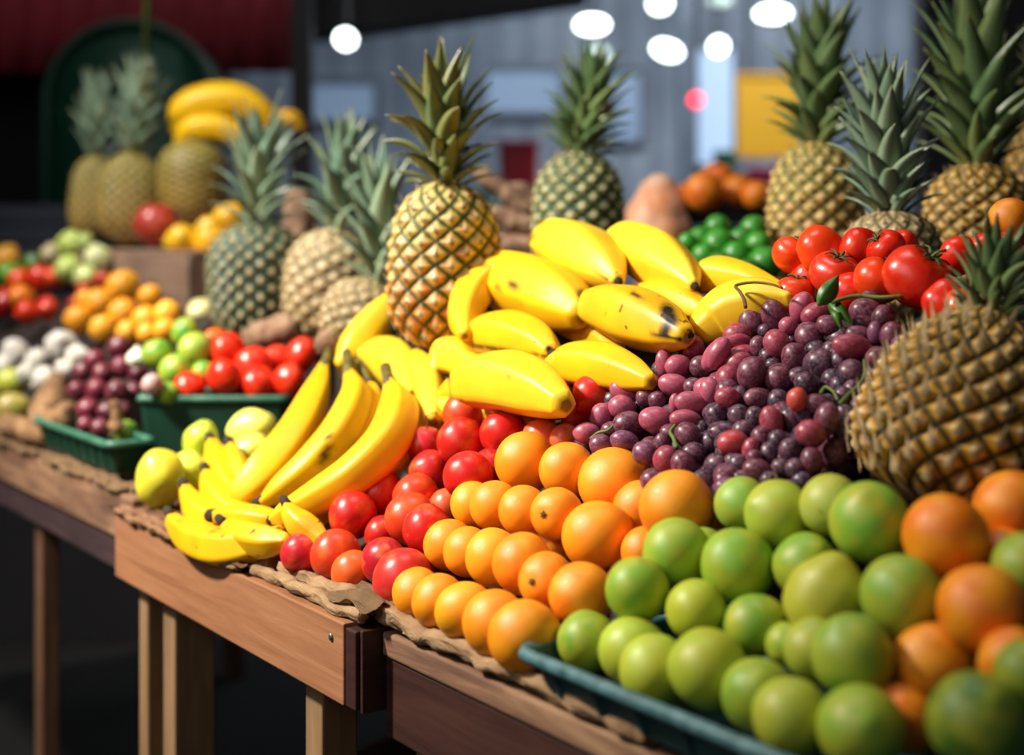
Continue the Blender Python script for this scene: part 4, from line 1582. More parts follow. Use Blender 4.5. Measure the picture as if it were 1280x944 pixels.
for px, py, r, c, w in [
    (24, 350, 15, '#dc4a14', 'orange-red pepper at the back left of the pepper heap'), (52, 348, 17, '#c92a10', 'red pepper in the middle of the heap, under the dark green one'),
    (69, 346, 14, '#dc4412', 'orange pepper at the right of the pepper heap'), (27, 372, 16, '#e07a1c', 'orange pepper in front of the heap'),
    (34, 390, 16, '#d8320f', 'bright red pepper at the front of the heap'), (58, 386, 15, '#c92410', 'red pepper at the front right of the heap'),
    (5, 378, 20, '#9c1418', 'dark red pepper cut by the left edge'), (97, 382, 12, '#b8281c', 'small red pepper beside the far heap of small oranges'),
    (128, 350, 12, '#c23a24', 'red pepper behind the small oranges'), (106, 362, 11, '#b02a20', 'dark pepper behind the left of the small oranges'),
    (8, 322, 16, '#e0a024', 'yellow pepper at the left edge, above the red ones'), (40, 331, 14, '#2c6a1c', 'dark green pepper above the red peppers'),
    (12, 343, 15, '#4a9a2c', 'bright green pepper at the left edge, under the yellow one'),
]:
    B('pepper', px, py, r, c, w, g, pl=PL)
g = 'pale green cabbages at the far left'
for px, py, r, c, w in [
    (88, 306, 18, '#b5c45c', 'small pale green cabbage topmost in the far heap'), (122, 322, 17, '#dbe0a4', 'whitish cabbage left of the wooden crate'),
    (86, 337, 18, '#bccb6c', 'pale green cabbage in the middle of the far heap'), (108, 347, 16, '#c6d07c', 'pale cabbage in front, behind the small oranges'),
    (64, 318, 14, '#b9a684', 'brownish cabbage at the left of the far heap'), (105, 303, 13, '#a8b866', 'small cabbage behind the topmost one'),
]:
    B('cabbage', px, py, r, c, w, g, name='cabbage', pl=PL)
B('cabbage', 252, 392, 20, '#dcd890', 'pale yellow cabbage beside the left green pineapple', 'pale green cabbages at the far left', d=2.95)

B('plum', 196, 281, 27, '#b03a2c', 'big dull red pomegranate on the greyish crate', None, name='pomegranate', d=3.45, part='stem', dirn=(0.1, -1, 0.1))
g = 'yellow mangoes on the greyish crate'
for px, py, r, w, dd in [(226, 301, 20, 'left yellow mango on the greyish crate', 3.32), (262, 302, 19, 'right yellow mango at the front of the greyish crate', 3.3), (287, 275, 21, 'yellow mango highest behind the green pineapple crown', 3.42), (262, 288, 18, 'yellow mango behind the two front ones on the crate', 3.45)]:
    B('mango', px, py, r, '#f2b418', w, g, d=dd, dirn=(0.8, -0.4, 0.2), sz=0.9)

# small green limes behind the bananas
g = 'small dark green limes behind the yellow bananas'
for px, py, r, w in [
    (897, 284, 14, 'topmost left lime of the small dark green heap'), (942, 287, 15, 'topmost right lime of the small dark green heap'),
    (875, 300, 14, 'lime at the upper left of the small dark green heap'), (898, 305, 17, 'large lime in the middle of the small dark green heap'),
    (926, 300, 14, 'lime between the middle and top right limes of the small dark green heap'), (948, 306, 15, 'lime at the right of the small dark green heap'),
    (921, 321, 17, 'lime low in the middle of the small dark green heap'), (956, 330, 19, 'rightmost low lime of the small dark heap, beside the tomatoes'),
    (880, 322, 15, 'lime low at the left, behind the yellow bananas'), (860, 304, 11, 'small lime at the left end beside the black crate'),
    (898, 332, 15, 'lowest lime of the small dark green heap'), (935, 340, 15, 'lime low behind the near yellow banana'),
]:
    B('green_lime', px, py, r * 1.18, '#2a7a1a' if r != 14 else '#226a14', w, g, name='lime', d=2.30 - (py - 284) * 0.002)

g = 'large oranges in the black crate'
for px, py, r, w, dd in [
    (880, 240, 24, 'left front orange in the black crate', 3.0), (897, 226, 22, 'orange at the back of the black crate', 3.12),
    (922, 240, 22, 'orange in the middle of the black crate', 3.02), (945, 244, 18, 'right orange in the black crate', 3.0),
    (858, 246, 16, 'orange at the left end of the black crate', 3.02)]:
    B('orange', px, py, r, '#ec7020', w, g, d=dd)
g = 'oranges in the net bag'

# ------------------------------------------------------------------ grapes
def G(o, z, rows):
    return [(o[0] + x / z, o[1] + y / z, rx / z, ry / z, a, c) for x, y, rx, ry, a, c in rows]


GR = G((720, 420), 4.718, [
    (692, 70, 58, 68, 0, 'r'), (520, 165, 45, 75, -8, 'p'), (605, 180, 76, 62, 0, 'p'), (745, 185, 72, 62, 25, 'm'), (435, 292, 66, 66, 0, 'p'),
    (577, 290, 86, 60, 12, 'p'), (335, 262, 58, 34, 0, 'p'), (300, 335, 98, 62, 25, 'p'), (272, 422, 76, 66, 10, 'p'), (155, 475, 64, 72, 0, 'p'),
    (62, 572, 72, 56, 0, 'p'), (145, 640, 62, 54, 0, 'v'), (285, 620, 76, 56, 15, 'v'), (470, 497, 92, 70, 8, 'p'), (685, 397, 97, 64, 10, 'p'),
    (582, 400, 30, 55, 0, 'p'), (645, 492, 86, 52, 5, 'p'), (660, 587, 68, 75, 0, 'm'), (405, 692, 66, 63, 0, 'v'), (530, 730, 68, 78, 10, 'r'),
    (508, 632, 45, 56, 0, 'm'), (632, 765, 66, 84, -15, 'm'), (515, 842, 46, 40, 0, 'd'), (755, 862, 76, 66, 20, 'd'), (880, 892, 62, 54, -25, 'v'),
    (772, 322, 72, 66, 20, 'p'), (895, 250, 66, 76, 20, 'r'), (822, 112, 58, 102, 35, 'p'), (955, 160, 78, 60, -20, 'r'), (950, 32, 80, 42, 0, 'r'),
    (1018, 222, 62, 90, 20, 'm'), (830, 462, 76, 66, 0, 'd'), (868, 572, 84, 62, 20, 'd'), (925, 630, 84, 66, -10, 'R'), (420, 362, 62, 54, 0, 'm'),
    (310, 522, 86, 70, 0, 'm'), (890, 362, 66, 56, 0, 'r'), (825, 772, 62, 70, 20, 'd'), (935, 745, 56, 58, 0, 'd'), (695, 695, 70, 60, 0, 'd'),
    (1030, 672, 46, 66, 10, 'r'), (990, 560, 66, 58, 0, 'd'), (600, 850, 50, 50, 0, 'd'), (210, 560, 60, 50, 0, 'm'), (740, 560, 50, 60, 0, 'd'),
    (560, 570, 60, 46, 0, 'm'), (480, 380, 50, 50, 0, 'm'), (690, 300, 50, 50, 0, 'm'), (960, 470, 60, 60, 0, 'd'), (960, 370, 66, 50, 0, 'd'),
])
NA = len(GR)
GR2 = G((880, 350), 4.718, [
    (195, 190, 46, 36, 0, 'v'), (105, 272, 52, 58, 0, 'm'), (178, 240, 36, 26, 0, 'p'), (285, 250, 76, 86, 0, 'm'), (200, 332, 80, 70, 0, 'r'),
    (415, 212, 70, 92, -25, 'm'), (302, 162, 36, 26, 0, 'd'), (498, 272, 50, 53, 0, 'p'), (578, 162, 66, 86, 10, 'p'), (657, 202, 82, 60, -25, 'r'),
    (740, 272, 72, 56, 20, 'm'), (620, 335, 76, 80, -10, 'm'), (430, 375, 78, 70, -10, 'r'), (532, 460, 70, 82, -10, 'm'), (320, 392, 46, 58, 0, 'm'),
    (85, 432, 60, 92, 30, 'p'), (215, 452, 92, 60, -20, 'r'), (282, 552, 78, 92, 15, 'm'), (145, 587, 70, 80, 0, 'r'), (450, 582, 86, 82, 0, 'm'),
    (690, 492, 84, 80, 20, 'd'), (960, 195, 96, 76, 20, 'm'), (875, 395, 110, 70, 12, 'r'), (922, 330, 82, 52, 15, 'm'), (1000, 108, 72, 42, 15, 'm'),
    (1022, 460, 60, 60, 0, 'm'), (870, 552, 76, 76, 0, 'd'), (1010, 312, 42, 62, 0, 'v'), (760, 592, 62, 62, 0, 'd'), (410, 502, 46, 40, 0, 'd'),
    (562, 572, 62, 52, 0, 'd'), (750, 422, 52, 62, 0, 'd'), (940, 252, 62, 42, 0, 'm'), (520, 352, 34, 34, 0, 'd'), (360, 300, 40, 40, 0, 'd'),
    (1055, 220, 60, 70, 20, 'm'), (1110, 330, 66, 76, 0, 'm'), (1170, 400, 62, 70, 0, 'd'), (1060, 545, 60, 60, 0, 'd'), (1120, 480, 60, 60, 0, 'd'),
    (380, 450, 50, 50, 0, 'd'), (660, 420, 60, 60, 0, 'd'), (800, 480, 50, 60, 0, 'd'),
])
GR3 = G((880, 350), 4.718, [
    (140, 665, 66, 76, 0, 'm'), (35, 652, 56, 72, 0, 'p'), (75, 802, 62, 72, 0, 'd'), (320, 702, 82, 60, 0, 'm'), (400, 837, 62, 88, -15, 'r'),
    (515, 822, 66, 76, -20, 'd'), (550, 706, 56, 66, 0, 'O'), (680, 737, 82, 56, 15, 'm'), (725, 822, 66, 95, 12, 'm'), (630, 907, 82, 72, 20, 'r'),
    (300, 822, 56, 70, 0, 'd'), (440, 722, 62, 72, 0, 'd'), (602, 612, 62, 62, 0, 'd'), (210, 700, 55, 70, 0, 'd'), (200, 800, 60, 60, 0, 'b'),
    (590, 780, 50, 60, 0, 'd'), (120, 900, 90, 60, 0, 'd'), (0, 880, 60, 60, 0, 'd'),
]) + G((880, 460), 5.245, [
    (380, 452, 65, 65, 20, 'm'), (345, 672, 86, 72, 15, 'm'), (562, 542, 66, 76, 0, 'd'), (705, 612, 68, 86, 0, 'm'), (842, 562, 90, 88, 20, 'm'),
    (512, 652, 66, 56, 10, 'd'), (90, 642, 80, 76, 20, 'd'), (222, 632, 62, 62, 0, 'd'), (600, 660, 62, 62, 0, 'd'), (760, 710, 82, 56, 10, 'd'),
    (880, 652, 80, 60, 0, 'd'), (430, 562, 62, 72, 0, 'd'), (250, 722, 62, 50, 0, 'd'), (905, 472, 72, 62, 0, 'd'), (640, 740, 60, 60, 0, 'b'),
    (480, 480, 60, 70, 0, 'd'), (330, 590, 50, 50, 0, 'm'), (130, 740, 60, 60, 0, 'm'), (430, 740, 60, 60, 0, 'd'), (150, 560, 70, 60, 0, 'd'),
])
GR4 = G((880, 350), 4.718, [
    (1000, 572, 66, 62, 0, 'd'), (925, 757, 60, 60, 0, 'b'), (875, 850, 46, 46, 0, 'b'), (1050, 620, 56, 66, 20, 'd'), (820, 690, 56, 60, 0, 'd'),
    (830, 780, 46, 46, 0, 'b'), (960, 660, 50, 50, 0, 'b'), (800, 620, 50, 50, 0, 'b'), (880, 650, 55, 55, 0, 'd'), (940, 880, 50, 60, 0, 'b'),
    (850, 940, 56, 50, 0, 'd'), (900, 1010, 60, 60, 0, 'd'), (960, 960, 50, 60, 0, 'b'), (800, 870, 50, 60, 0, 'b'), (1010, 700, 46, 56, 0, 'b'),
])
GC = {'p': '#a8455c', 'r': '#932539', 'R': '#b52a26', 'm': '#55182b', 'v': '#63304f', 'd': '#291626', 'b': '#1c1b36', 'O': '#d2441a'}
BUNCHES = [
    ('pinkish red grape bunch spilling down beside the top row oranges', GR, 'left'),
    ('dusky red grape bunch below the tomatoes, with a bare twig and a green leaf', GR2, 'top'),
    ('dark purple grape bunch just above the top row limes, one orange-red berry in it', GR3, 'low'),
    ('blue-black grape bunch tucked beside the big near pineapple, with pale green stalks', GR4, 'right'),
]
for bi, (lab, rows, key) in enumerate(BUNCHES):
    for (px, py, rx, ry, a, c) in rows:
        small = min(rx, ry)
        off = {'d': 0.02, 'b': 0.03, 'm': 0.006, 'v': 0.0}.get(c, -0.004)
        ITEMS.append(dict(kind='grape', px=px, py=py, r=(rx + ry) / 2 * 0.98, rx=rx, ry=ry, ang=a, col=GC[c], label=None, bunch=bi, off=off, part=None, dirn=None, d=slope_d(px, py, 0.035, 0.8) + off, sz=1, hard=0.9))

fr = random.Random(11)
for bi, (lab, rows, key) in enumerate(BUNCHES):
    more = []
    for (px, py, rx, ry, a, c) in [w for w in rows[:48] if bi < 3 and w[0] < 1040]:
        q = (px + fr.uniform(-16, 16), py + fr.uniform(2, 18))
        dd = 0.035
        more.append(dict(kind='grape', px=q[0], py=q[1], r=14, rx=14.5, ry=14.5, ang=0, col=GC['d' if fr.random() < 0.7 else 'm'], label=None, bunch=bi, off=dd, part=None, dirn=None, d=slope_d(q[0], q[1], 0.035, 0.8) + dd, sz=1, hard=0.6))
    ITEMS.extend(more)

# ------------------------------------------------------------------ let the heaps settle: slide each fruit along its own sight line until it only touches its neighbours
n = len(ITEMS)
dirs = np.array([tuple(ray(i['px'], i['py'])) for i in ITEMS])
d0 = np.array([i['d'] for i in ITEMS])
rp = np.array([i['r'] / F * i['hard'] for i in ITEMS])
d = d0.copy()
for it in range(260):
    pos = dirs * d[:, None]
    R = rp * d
    dif = pos[:, None, :] - pos[None, :, :]
    dist2 = (dif ** 2).sum(-1)
    RR = (R[:, None] + R[None, :]) * 0.95
    gap = d[:, None] - d[None, :]
    lat2 = np.maximum(0, dist2 - gap ** 2)
    hit = (dist2 < RR ** 2)
    np.fill_diagonal(hit, False)
    need = np.sqrt(np.maximum(0, RR ** 2 - lat2))
    sgn = np.where(d0[:, None] - d0[None, :] >= 0, 1.0, -1.0)
    mv = np.where(hit, 0.5 * (sgn * need - gap), 0.0)
    cnt = np.maximum(1, hit.sum(1))
    d = d + 0.5 * mv.sum(1) / np.sqrt(cnt)
    if it < 200:
        d = d + 0.03 * (d0 - d)
for i, x in zip(ITEMS, d):
    i['d'] = float(x)

RIGHT, UP, TOW = Vector((1, 0, 0)), Vector((0, 0, 1)), Vector((0, -1, 0))


def orient(dirn):
    v = RIGHT * dirn[0] - UP * dirn[1] + TOW * dirn[2]
    return Vector((0, 0, 1)).rotation_difference(v.normalized()) @ Quaternion((0, 0, 1), rnd.uniform(0, 6.28))


# bunches: an Empty each, at the foot of the bunch
ROOTS = []
for bi, (lab, rows, key) in enumerate(BUNCHES):
    pts = [at(i['px'], i['py'], i['d']) for i in ITEMS if i.get('bunch') == bi]
    c = sum(pts, Vector()) / len(pts)
    c.z = min(p.z for p in pts)
    o = empty('grape_bunch', c, lab, 'grapes', 'bunches of grapes between the oranges and the near pineapple')
    ROOTS.append(o)

# grapes pressed against the big near pineapple slide back until they clear its rind
PA, PB = at(1172, 637, 1.28), at(1240, 386, 1.31)
for it in ITEMS:
    if it['kind'] == 'grape':
        for _ in range(40):
            p = at(it['px'], it['py'], it['d'])
            u = max(0, min(1, (p - PA).dot(PB - PA) / (PB - PA).length_squared))
            if (p - PA.lerp(PB, u)).length > 0.093 * (1.12 - 0.5 * u) + 0.02:
                break
            it['d'] += 0.006

for it in ITEMS:
    p = at(it['px'], it['py'], it['d'])
    r = it['r'] * it['d'] / F * {'orange': 1.05, 'plum': 1.06, 'tomato': 1.17, 'lime': 1.03}.get(it['kind'], 1.0)
    ms = MESH[it['kind']]
    me = ms[rnd.randrange(len(ms))]
    o = bpy.data.objects.new(it.get('name', it['kind']), me)
    COL.objects.link(o)
    cc = lin(it['col'])
    j = rnd.uniform(0.92, 1.08)
    o.color = (cc[0] * j, cc[1] * j * rnd.uniform(0.96, 1.04), cc[2] * j, 1)
    o.rotation_mode = 'QUATERNION'
    if it['kind'] == 'grape':
        rx, ry, a = it['rx'], it['ry'], it['ang']
        L, W = max(rx, ry), min(rx, ry)
        if L / W < 1.12:
            L *= 1.03
            q = orient((rnd.uniform(-1, 1), rnd.uniform(-1, 1), rnd.uniform(0.3, 1)))
        else:
            th = math.radians(a) + (0 if rx >= ry else PI / 2)
            q = orient((math.cos(th), math.sin(th), rnd.uniform(-0.3, 0.3)))
        k = it['d'] / F * 1.13
        o.rotation_quaternion = q
        o.scale = (W * k, W * k, L * k)
        root = ROOTS[it['bunch']]
        o.location = p - root.location
        o.parent = root
        if it['col'] == GC['O']:
            o['label'] = 'orange-red grape'
        continue
    o.location = p
    dn = it['dirn'] or (rnd.uniform(-1, 1), rnd.uniform(-0.6, 1), rnd.uniform(-0.9, -0.2))
    o.rotation_quaternion = orient(dn)
    o.scale = (r, r, r * it['sz'])
    tag(o, it['label'], it['cat'], it['group'])
    if it['part']:
        kids = it['part'].split('+')[::-1]
        prevch = None
        for pn in kids:
            ch = bpy.data.objects.new(PARTNAME[pn], SMALL[pn])
            COL.objects.link(ch)
            ch.parent = prevch or o
            prevch = ch
            if pn in ('stem', 'truss'):
                ch.rotation_euler = (0, 0, rnd.uniform(0, 6))

# stalks of the bunches
def pxtube(name, pts, root, mat, rads, d_off=-0.012, z0=0.035):
    P = [at(x, y, slope_d(x, y, z0, 0.8) + d_off) for x, y in pts]
    C3 = catmull([tuple(q) for q in P], 5 * len(P))
    bm = bmesh.new()
    m = len(C3)
    tube_bm(bm, [Vector(c) - root.location for c in C3], [rads * (1 - 0.4 * i / m) for i in range(m)], 7)
    return link(name, bm, mat, root)


pxtube('stalk', [(738, 549), (748, 541), (760, 538), (768, 530), (776, 524)], ROOTS[0], M['stem_green'], 0.0018)
pxtube('stalk', [(846, 560), (842, 548), (838, 540), (845, 530)], ROOTS[0], M['stem_green'], 0.0025)
pxtube('stalk', [(848, 441), (840, 444), (832, 447), (850, 455)], ROOTS[0], M['stem_green'], 0.0015)
pxtube('twig', [(932, 384), (930, 374), (925, 365), (920, 357), (940, 353), (962, 355), (978, 360)], ROOTS[1], M['stem_brown'], 0.0022, -0.09)
pxtube('stalk', [(1050, 505), (1062, 492), (1075, 480), (1081, 466), (1080, 450)], ROOTS[3], M['stem_green'], 0.0022, -0.02)
pxtube('stalk', [(1026, 492), (1032, 484), (1042, 490), (1047, 500)], ROOTS[3], M['stem_green'], 0.002, -0.015)
pxtube('stalk', [(960, 602), (964, 595), (968, 592), (972, 600)], ROOTS[2], M['stem_brown'], 0.0018, -0.015)
# the leaf
bm = bmesh.new()
P0, P1 = at(1022, 374, slope_d(1022, 374) - 0.05), at(1050, 350, slope_d(1050, 350) - 0.05)
for (a, b_, w) in ((at(1022, 382, 1.45), at(1049, 343, 1.46), 0.0075), (at(1036, 378, 1.47), at(1066, 406, 1.45), 0.006), (at(1040, 384, 1.465), at(1052, 414, 1.45), 0.004)):
    ax = (b_ - a); s = ax.cross(TOW).normalized(); nn = s.cross(ax).normalized()
    prev = None
    for k in range(9):
        u = k / 8
        ww = w * math.sin(PI * min(1, u ** 0.75 * 0.94 + 0.05)) ** 1.2
        c = a + ax * u + nn * 0.006 * math.sin(PI * u) - ROOTS[1].location
        cur = [bm.verts.new(c - s * ww * 1.3 + nn * 0.12 * ww), bm.verts.new(c), bm.verts.new(c + s * ww * 1.3 + nn * 0.12 * ww), bm.verts.new(c - nn * 0.0008)]
        if prev:
            for q in range(4):
                bm.faces.new((prev[q], prev[(q + 1) % 4], cur[(q + 1) % 4], cur[q]))
        prev = cur
link('leaf', bm, M['leaf'], ROOTS[1])
# green vine stalk lying on the tomatoes
bm = bmesh.new()
vp = [at(1040, 378, 1.46), at(1070, 370, 1.46), at(1100, 372, 1.45), at(1130, 370, 1.445)]
o = bpy.data.objects.new('x', None)
tube_bm(bm, [Vector(c) - vp[0] for c in catmull([tuple(v) for v in vp], 16)], [0.0022] * 16, 7)
bpy.data.objects.remove(o)
o = link('vine_stalk', bm, M['stem_green'])
o.location = vp[0]
tag(o, 'thin green vine stalk lying between the grapes and the tomatoes', 'stalk')

# ------------------------------------------------------------------ bananas in front
g = 'long bananas leaning up behind the plums'
banana([(404, 460, 8), (393, 495, 20), (368, 545, 27), (332, 592, 30), (300, 622, 21), (290, 632, 9)], 'leftmost long banana, leaning up beside the green basket with a dark stem', g, 'banana', 0.35, [(411, 437, 5), (408, 450, 6), (403, 464, 9)], None, 0.2, 0.05, off=0.02)
banana([(464, 486, 9), (462, 505, 16), (446, 545, 20), (410, 590, 22), (370, 620, 14)], 'long banana half hidden between its two neighbours, with a bent dark stem', g, 'banana', 0.6, [(446, 443, 5), (453, 462, 6), (464, 488, 9)], None, 0.5, 0.05, off=0.065)
banana([(438, 470, 9), (444, 498, 20), (424, 543, 25), (390, 582, 24), (353, 611, 18), (332, 625, 9)], 'second long banana, with an upright dark stem and black bruises', g, 'banana', 0.3, [(433, 441, 6), (435, 456, 6), (438, 473, 10)], [(333, 624, 9), (322, 629, 7), (317, 630, 5)], 0.1, 0.05, off=-0.01, scars=((408, 562, 404, 576, 5), (412, 545, 409, 549, 3)))
banana([(489, 482, 10), (498, 512, 24), (486, 552, 29), (447, 592, 28), (400, 621, 23), (360, 641, 16), (344, 648, 9)], 'longest banana in front, with a stubby dark stem and greenish neck', g, 'banana', 0.75, [(482, 459, 7), (485, 472, 7), (490, 487, 12)], [(346, 647, 8), (338, 651, 7), (335, 652, 4)], 0.0, 0.05, off=-0.035)
banana([(515, 560, 9), (494, 577, 17), (455, 603, 19), (414, 632, 16), (392, 652, 11)], 'low greenish banana between the longest one and the plums', g, 'banana_pale', 1.0, [(520, 554, 8), (516, 560, 9)], None, 0.3, 0.03, off=0.0)

g = 'little bananas at the front edge of the tan table'
for pts, lab, mat, of in [
    ([(264, 552, 6), (272, 575, 14), (284, 604, 19), (302, 632, 19), (326, 652, 12)], 'little banana highest in the fan, with an upright dark tip', 'banana', 0.03),
    ([(288, 558, 7), (297, 580, 12), (306, 606, 15), (322, 632, 12)], 'little banana right behind the highest one of the fan', 'banana', 0.05),
    ([(258, 590, 6), (263, 606, 12), (276, 626, 18), (300, 648, 18), (330, 664, 12)], 'little banana second highest in the fan, dark tip up', 'banana', 0.005),
    ([(231, 609, 6), (237, 622, 10), (252, 642, 17), (282, 660, 18), (322, 672, 12)], 'little banana third in the fan, beside the large mango', 'banana', -0.015),
    ([(213, 644, 6), (221, 657, 11), (244, 675, 19), (280, 686, 22), (318, 682, 19), (348, 668, 11)], 'little banana lowest at the left, curving along the table edge', 'banana_spot', -0.01),
    ([(279, 653, 6), (289, 662, 10), (312, 673, 18), (336, 678, 18), (356, 677, 11)], 'little freckled banana beside the first plum, dark tip to the left', 'banana_spot', -0.02),
    ([(358, 631, 6), (364, 643, 11), (376, 656, 16), (392, 668, 15), (404, 677, 9)], 'little brownish banana just above the first plums', 'banana_spot', -0.055),
    ([(270, 645, 9), (305, 647, 14), (335, 652, 14), (352, 657, 8)], 'little banana lying flat in the middle of the fan', 'banana', -0.01),
    ([(234, 628, 5), (240, 638, 9), (256, 652, 14), (280, 664, 12)], 'little banana mostly hidden behind the third one of the fan', 'banana', 0.02),
]:
    pts = [(a, b_, c * 1.13) for a, b_, c in pts]
    x, y, r = pts[0]
    x2, y2, _ = pts[1]
    ux, uy = (x - x2), (y - y2)
    L = math.hypot(ux, uy); ux, uy = ux / L, uy / L
    tip = [(x - ux * 1, y - uy * 1, r * 1.0), (x + ux * 4, y + uy * 4, r * 0.9), (x + ux * 8, y + uy * 8, r * 0.85), (x + ux * 9.5, y + uy * 9.5, r * 0.5)]
    nud = [-0.07, -0.055, -0.025, 0.005, 0.02, 0.03]
    if of in (-0.01, -0.02) and mat == 'banana_spot':
        nud = [-0.06, -0.055, -0.05, -0.045, -0.04, -0.035]
    pts = [(a, b_, c, nud[i]) for i, (a, b_, c) in enumerate(pts)]
    tip = [(a, b_, c, -0.075) for a, b_, c in tip]
    banana(pts[::-1], lab, g, mat, 0.0, None, tip, rnd.uniform(0, 1.2), 0.03, off=of, pent=0.85)

# plump yellow bananas in the middle
g = 'plump yellow bananas piled in the middle'
def tipof(x, y, x2, y2, r):
    return [(x, y, r), ((x + x2) / 2, (y + y2) / 2, r * 0.95), (x2, y2, r * 0.6)]


for pts, lab, mat, of, sc, tip in [
    ([(687, 302, 27), (702, 305, 34), (731, 318, 39), (757, 335, 29), (770, 349, 12)], 'topmost plump banana of the pile, in front of the green-gold pineapple', 'banana_pale', -0.03, ((741, 340, 760, 350, 1.5),), tipof(769, 348, 775, 354, 7)),
    ([(776, 302, 24), (792, 308, 31), (825, 325, 36), (853, 343, 24), (866, 355, 10)], 'plump banana right beside the topmost one', 'banana_pale', 0.02, (), tipof(865, 354, 871, 361, 6)),
    ([(626, 352, 37), (640, 354, 41), (668, 362, 44), (702, 377, 39), (722, 390, 24)], 'big plump banana with a long brown scratch, left below the topmost', 'banana', -0.02, ((622, 357, 650, 356, 3), (650, 356, 670, 366, 2), (726, 366, 735, 392, 5)), tipof(729, 390, 738, 396, 9)),
    ([(655, 330, 10), (622, 339, 20), (594, 364, 25), (580, 394, 22), (581, 417, 10)], 'curved banana arching behind the big scratched one', 'banana', -0.09, (), None),
    ([(598, 422, 24), (612, 419, 29), (640, 421, 32), (672, 430, 26), (687, 440, 15)], 'plump banana under the big scratched one', 'banana', -0.03, ((592, 432, 686, 446, 2), (686, 436, 692, 450, 4)), tipof(690, 442, 697, 450, 8)),
    ([(748, 384, 28), (764, 387, 34), (795, 397, 39), (832, 411, 31), (852, 419, 18)], 'plump banana with a big black bruise, right of the big scratched one', 'banana_spot', -0.02, ((834, 388, 838, 400, 9), (838, 400, 830, 415, 6), (815, 420, 850, 424, 2.5), (790, 366, 800, 372, 3)), tipof(856, 420, 866, 416, 8)),
    ([(795, 366, 12), (825, 372, 22), (856, 381, 22), (884, 392, 10)], 'banana behind the black bruised one', 'banana', 0.06, (), None),
    ([(547, 460, 12), (558, 447, 26), (576, 448, 27), (598, 462, 22)], 'plump banana end at the left foot of the pile, beside the golden pineapple', 'banana_pale', 0.03, (), None),
    ([(592, 479, 32), (606, 477, 37), (637, 478, 40), (676, 490, 34), (700, 503, 20)], 'largest low banana of the pile, just above the red plums', 'banana_pale', -0.05, ((625, 460, 634, 468, 2),), None),
    ([(702, 459, 24), (718, 455, 28), (755, 459, 30), (790, 469, 23), (810, 476, 13)], 'low plump banana between the black bruised one and the grapes', 'banana', 0.0, (), None),
    ([(868, 352, 16), (890, 346, 26), (925, 349, 22), (960, 358, 14), (980, 365, 8)], 'banana at the right rear of the pile, before the small green limes', 'banana', 0.08, (), None),
    ([(886, 408, 26), (898, 400, 33), (922, 388, 37), (955, 379, 32), (982, 374, 16)], 'yellow banana at the right end of the pile, behind the bare grape twig', 'banana_pale', 0.03, (), None),
    ([(560, 492, 14), (572, 488, 20), (592, 486, 22), (612, 492, 14)], 'small banana end with a brown line, at the foot of the pile', 'banana_spot', 0.04, ((564, 472, 570, 500, 4),), None),
    ([(700, 405, 12), (722, 408, 20), (750, 420, 22), (770, 440, 14)], 'banana deep in the gap under the black bruised one', 'banana_spot', 0.07, (), None),
]:
    banana(pts, lab, g, mat, 0.0, None, tip, rnd.uniform(0.1, 0.9), 0.055, off=of, scars=sc, pent=0.6)

g = 'bright bananas behind the long ones'
banana([(428, 452, 10), (446, 430, 22), (470, 402, 23), (490, 378, 16), (499, 364, 7)], 'long pale banana slanting up left of the golden pineapple', g, 'banana_pale', 0.0, None, None, 0.4, 0.05, off=0.04)
banana([(436, 462, 14), (462, 450, 26), (496, 456, 30), (514, 484, 22), (512, 514, 12)], 'bright curved banana right behind the dark stems', g, 'banana_pale', 0.0, None, None, 0.4, 0.05, off=0.12)
banana([(520, 448, 12), (530, 464, 20), (539, 492, 21), (541, 522, 14)], 'bright upright banana between the curved one and the pile', g, 'banana_pale', 0.0, None, None, 0.4, 0.05, off=0.04)
banana([(478, 548, 10), (514, 522, 22), (560, 513, 23), (600, 514, 16), (620, 520, 9)], 'bright low banana lying behind the top left plums', g, 'banana_pale', 0.0, None, None, 0.4, 0.04, off=0.05)

# far yellow fruit on the far pineapples
banana([(222, 160, 12), (232, 140, 22), (262, 128, 24), (300, 128, 22), (330, 145, 16), (338, 160, 9)], 'orange-yellow banana arching over the netted melon at the back', 'bananas lying on the netted melon', 'banana', d=3.82)
banana([(225, 176, 8), (240, 162, 16), (272, 160, 17), (300, 172, 14), (315, 184, 8)], 'orange-yellow banana lying under the arching one at the back', 'bananas lying on the netted melon', 'banana', d=3.74)
banana([(335, 158, 7), (350, 148, 10), (366, 150, 11), (376, 158, 6)], 'small pale orange banana tip behind the left green pineapple crown', 'bananas lying on the netted melon', 'banana_spot', d=3.85)

# ------------------------------------------------------------------ pineapples
pineapple((556, 441), (557, 226), 142, 2.02, 'tall golden pineapple standing behind the long bananas', 'pine_gold', 'crown_olive', (547, 40), seed=1, rows=15, nu=11, spread=1.22, nleaf=46, wmax=0.046, turn=0.5)
pineapple((722, 376), (724, 188), 116, 2.5, 'green-gold pineapple standing behind the topmost plump banana', 'pine_green', 'crown', (750, 42), seed=2, rows=17, nu=12, spread=1.15, nleaf=60, wmax=0.038, turn=1.5)
pineapple((322, 428), (321, 277), 122, 2.75, 'dark green pineapple standing left of the pale ones, above the basket', 'pine_darkgreen', 'crown_blue', (328, 118), seed=3, rows=15, nu=14, spread=1.15, nleaf=40, wmax=0.042, turn=0.2)
pineapple((398, 432), (425, 286), 112, 2.65, 'pale straw pineapple leaning right of the dark green one', 'pine_pale', 'crown_blue', (438, 130), seed=4, rows=13, nu=11, spread=1.1, nleaf=36, wmax=0.055, amp=0.07)
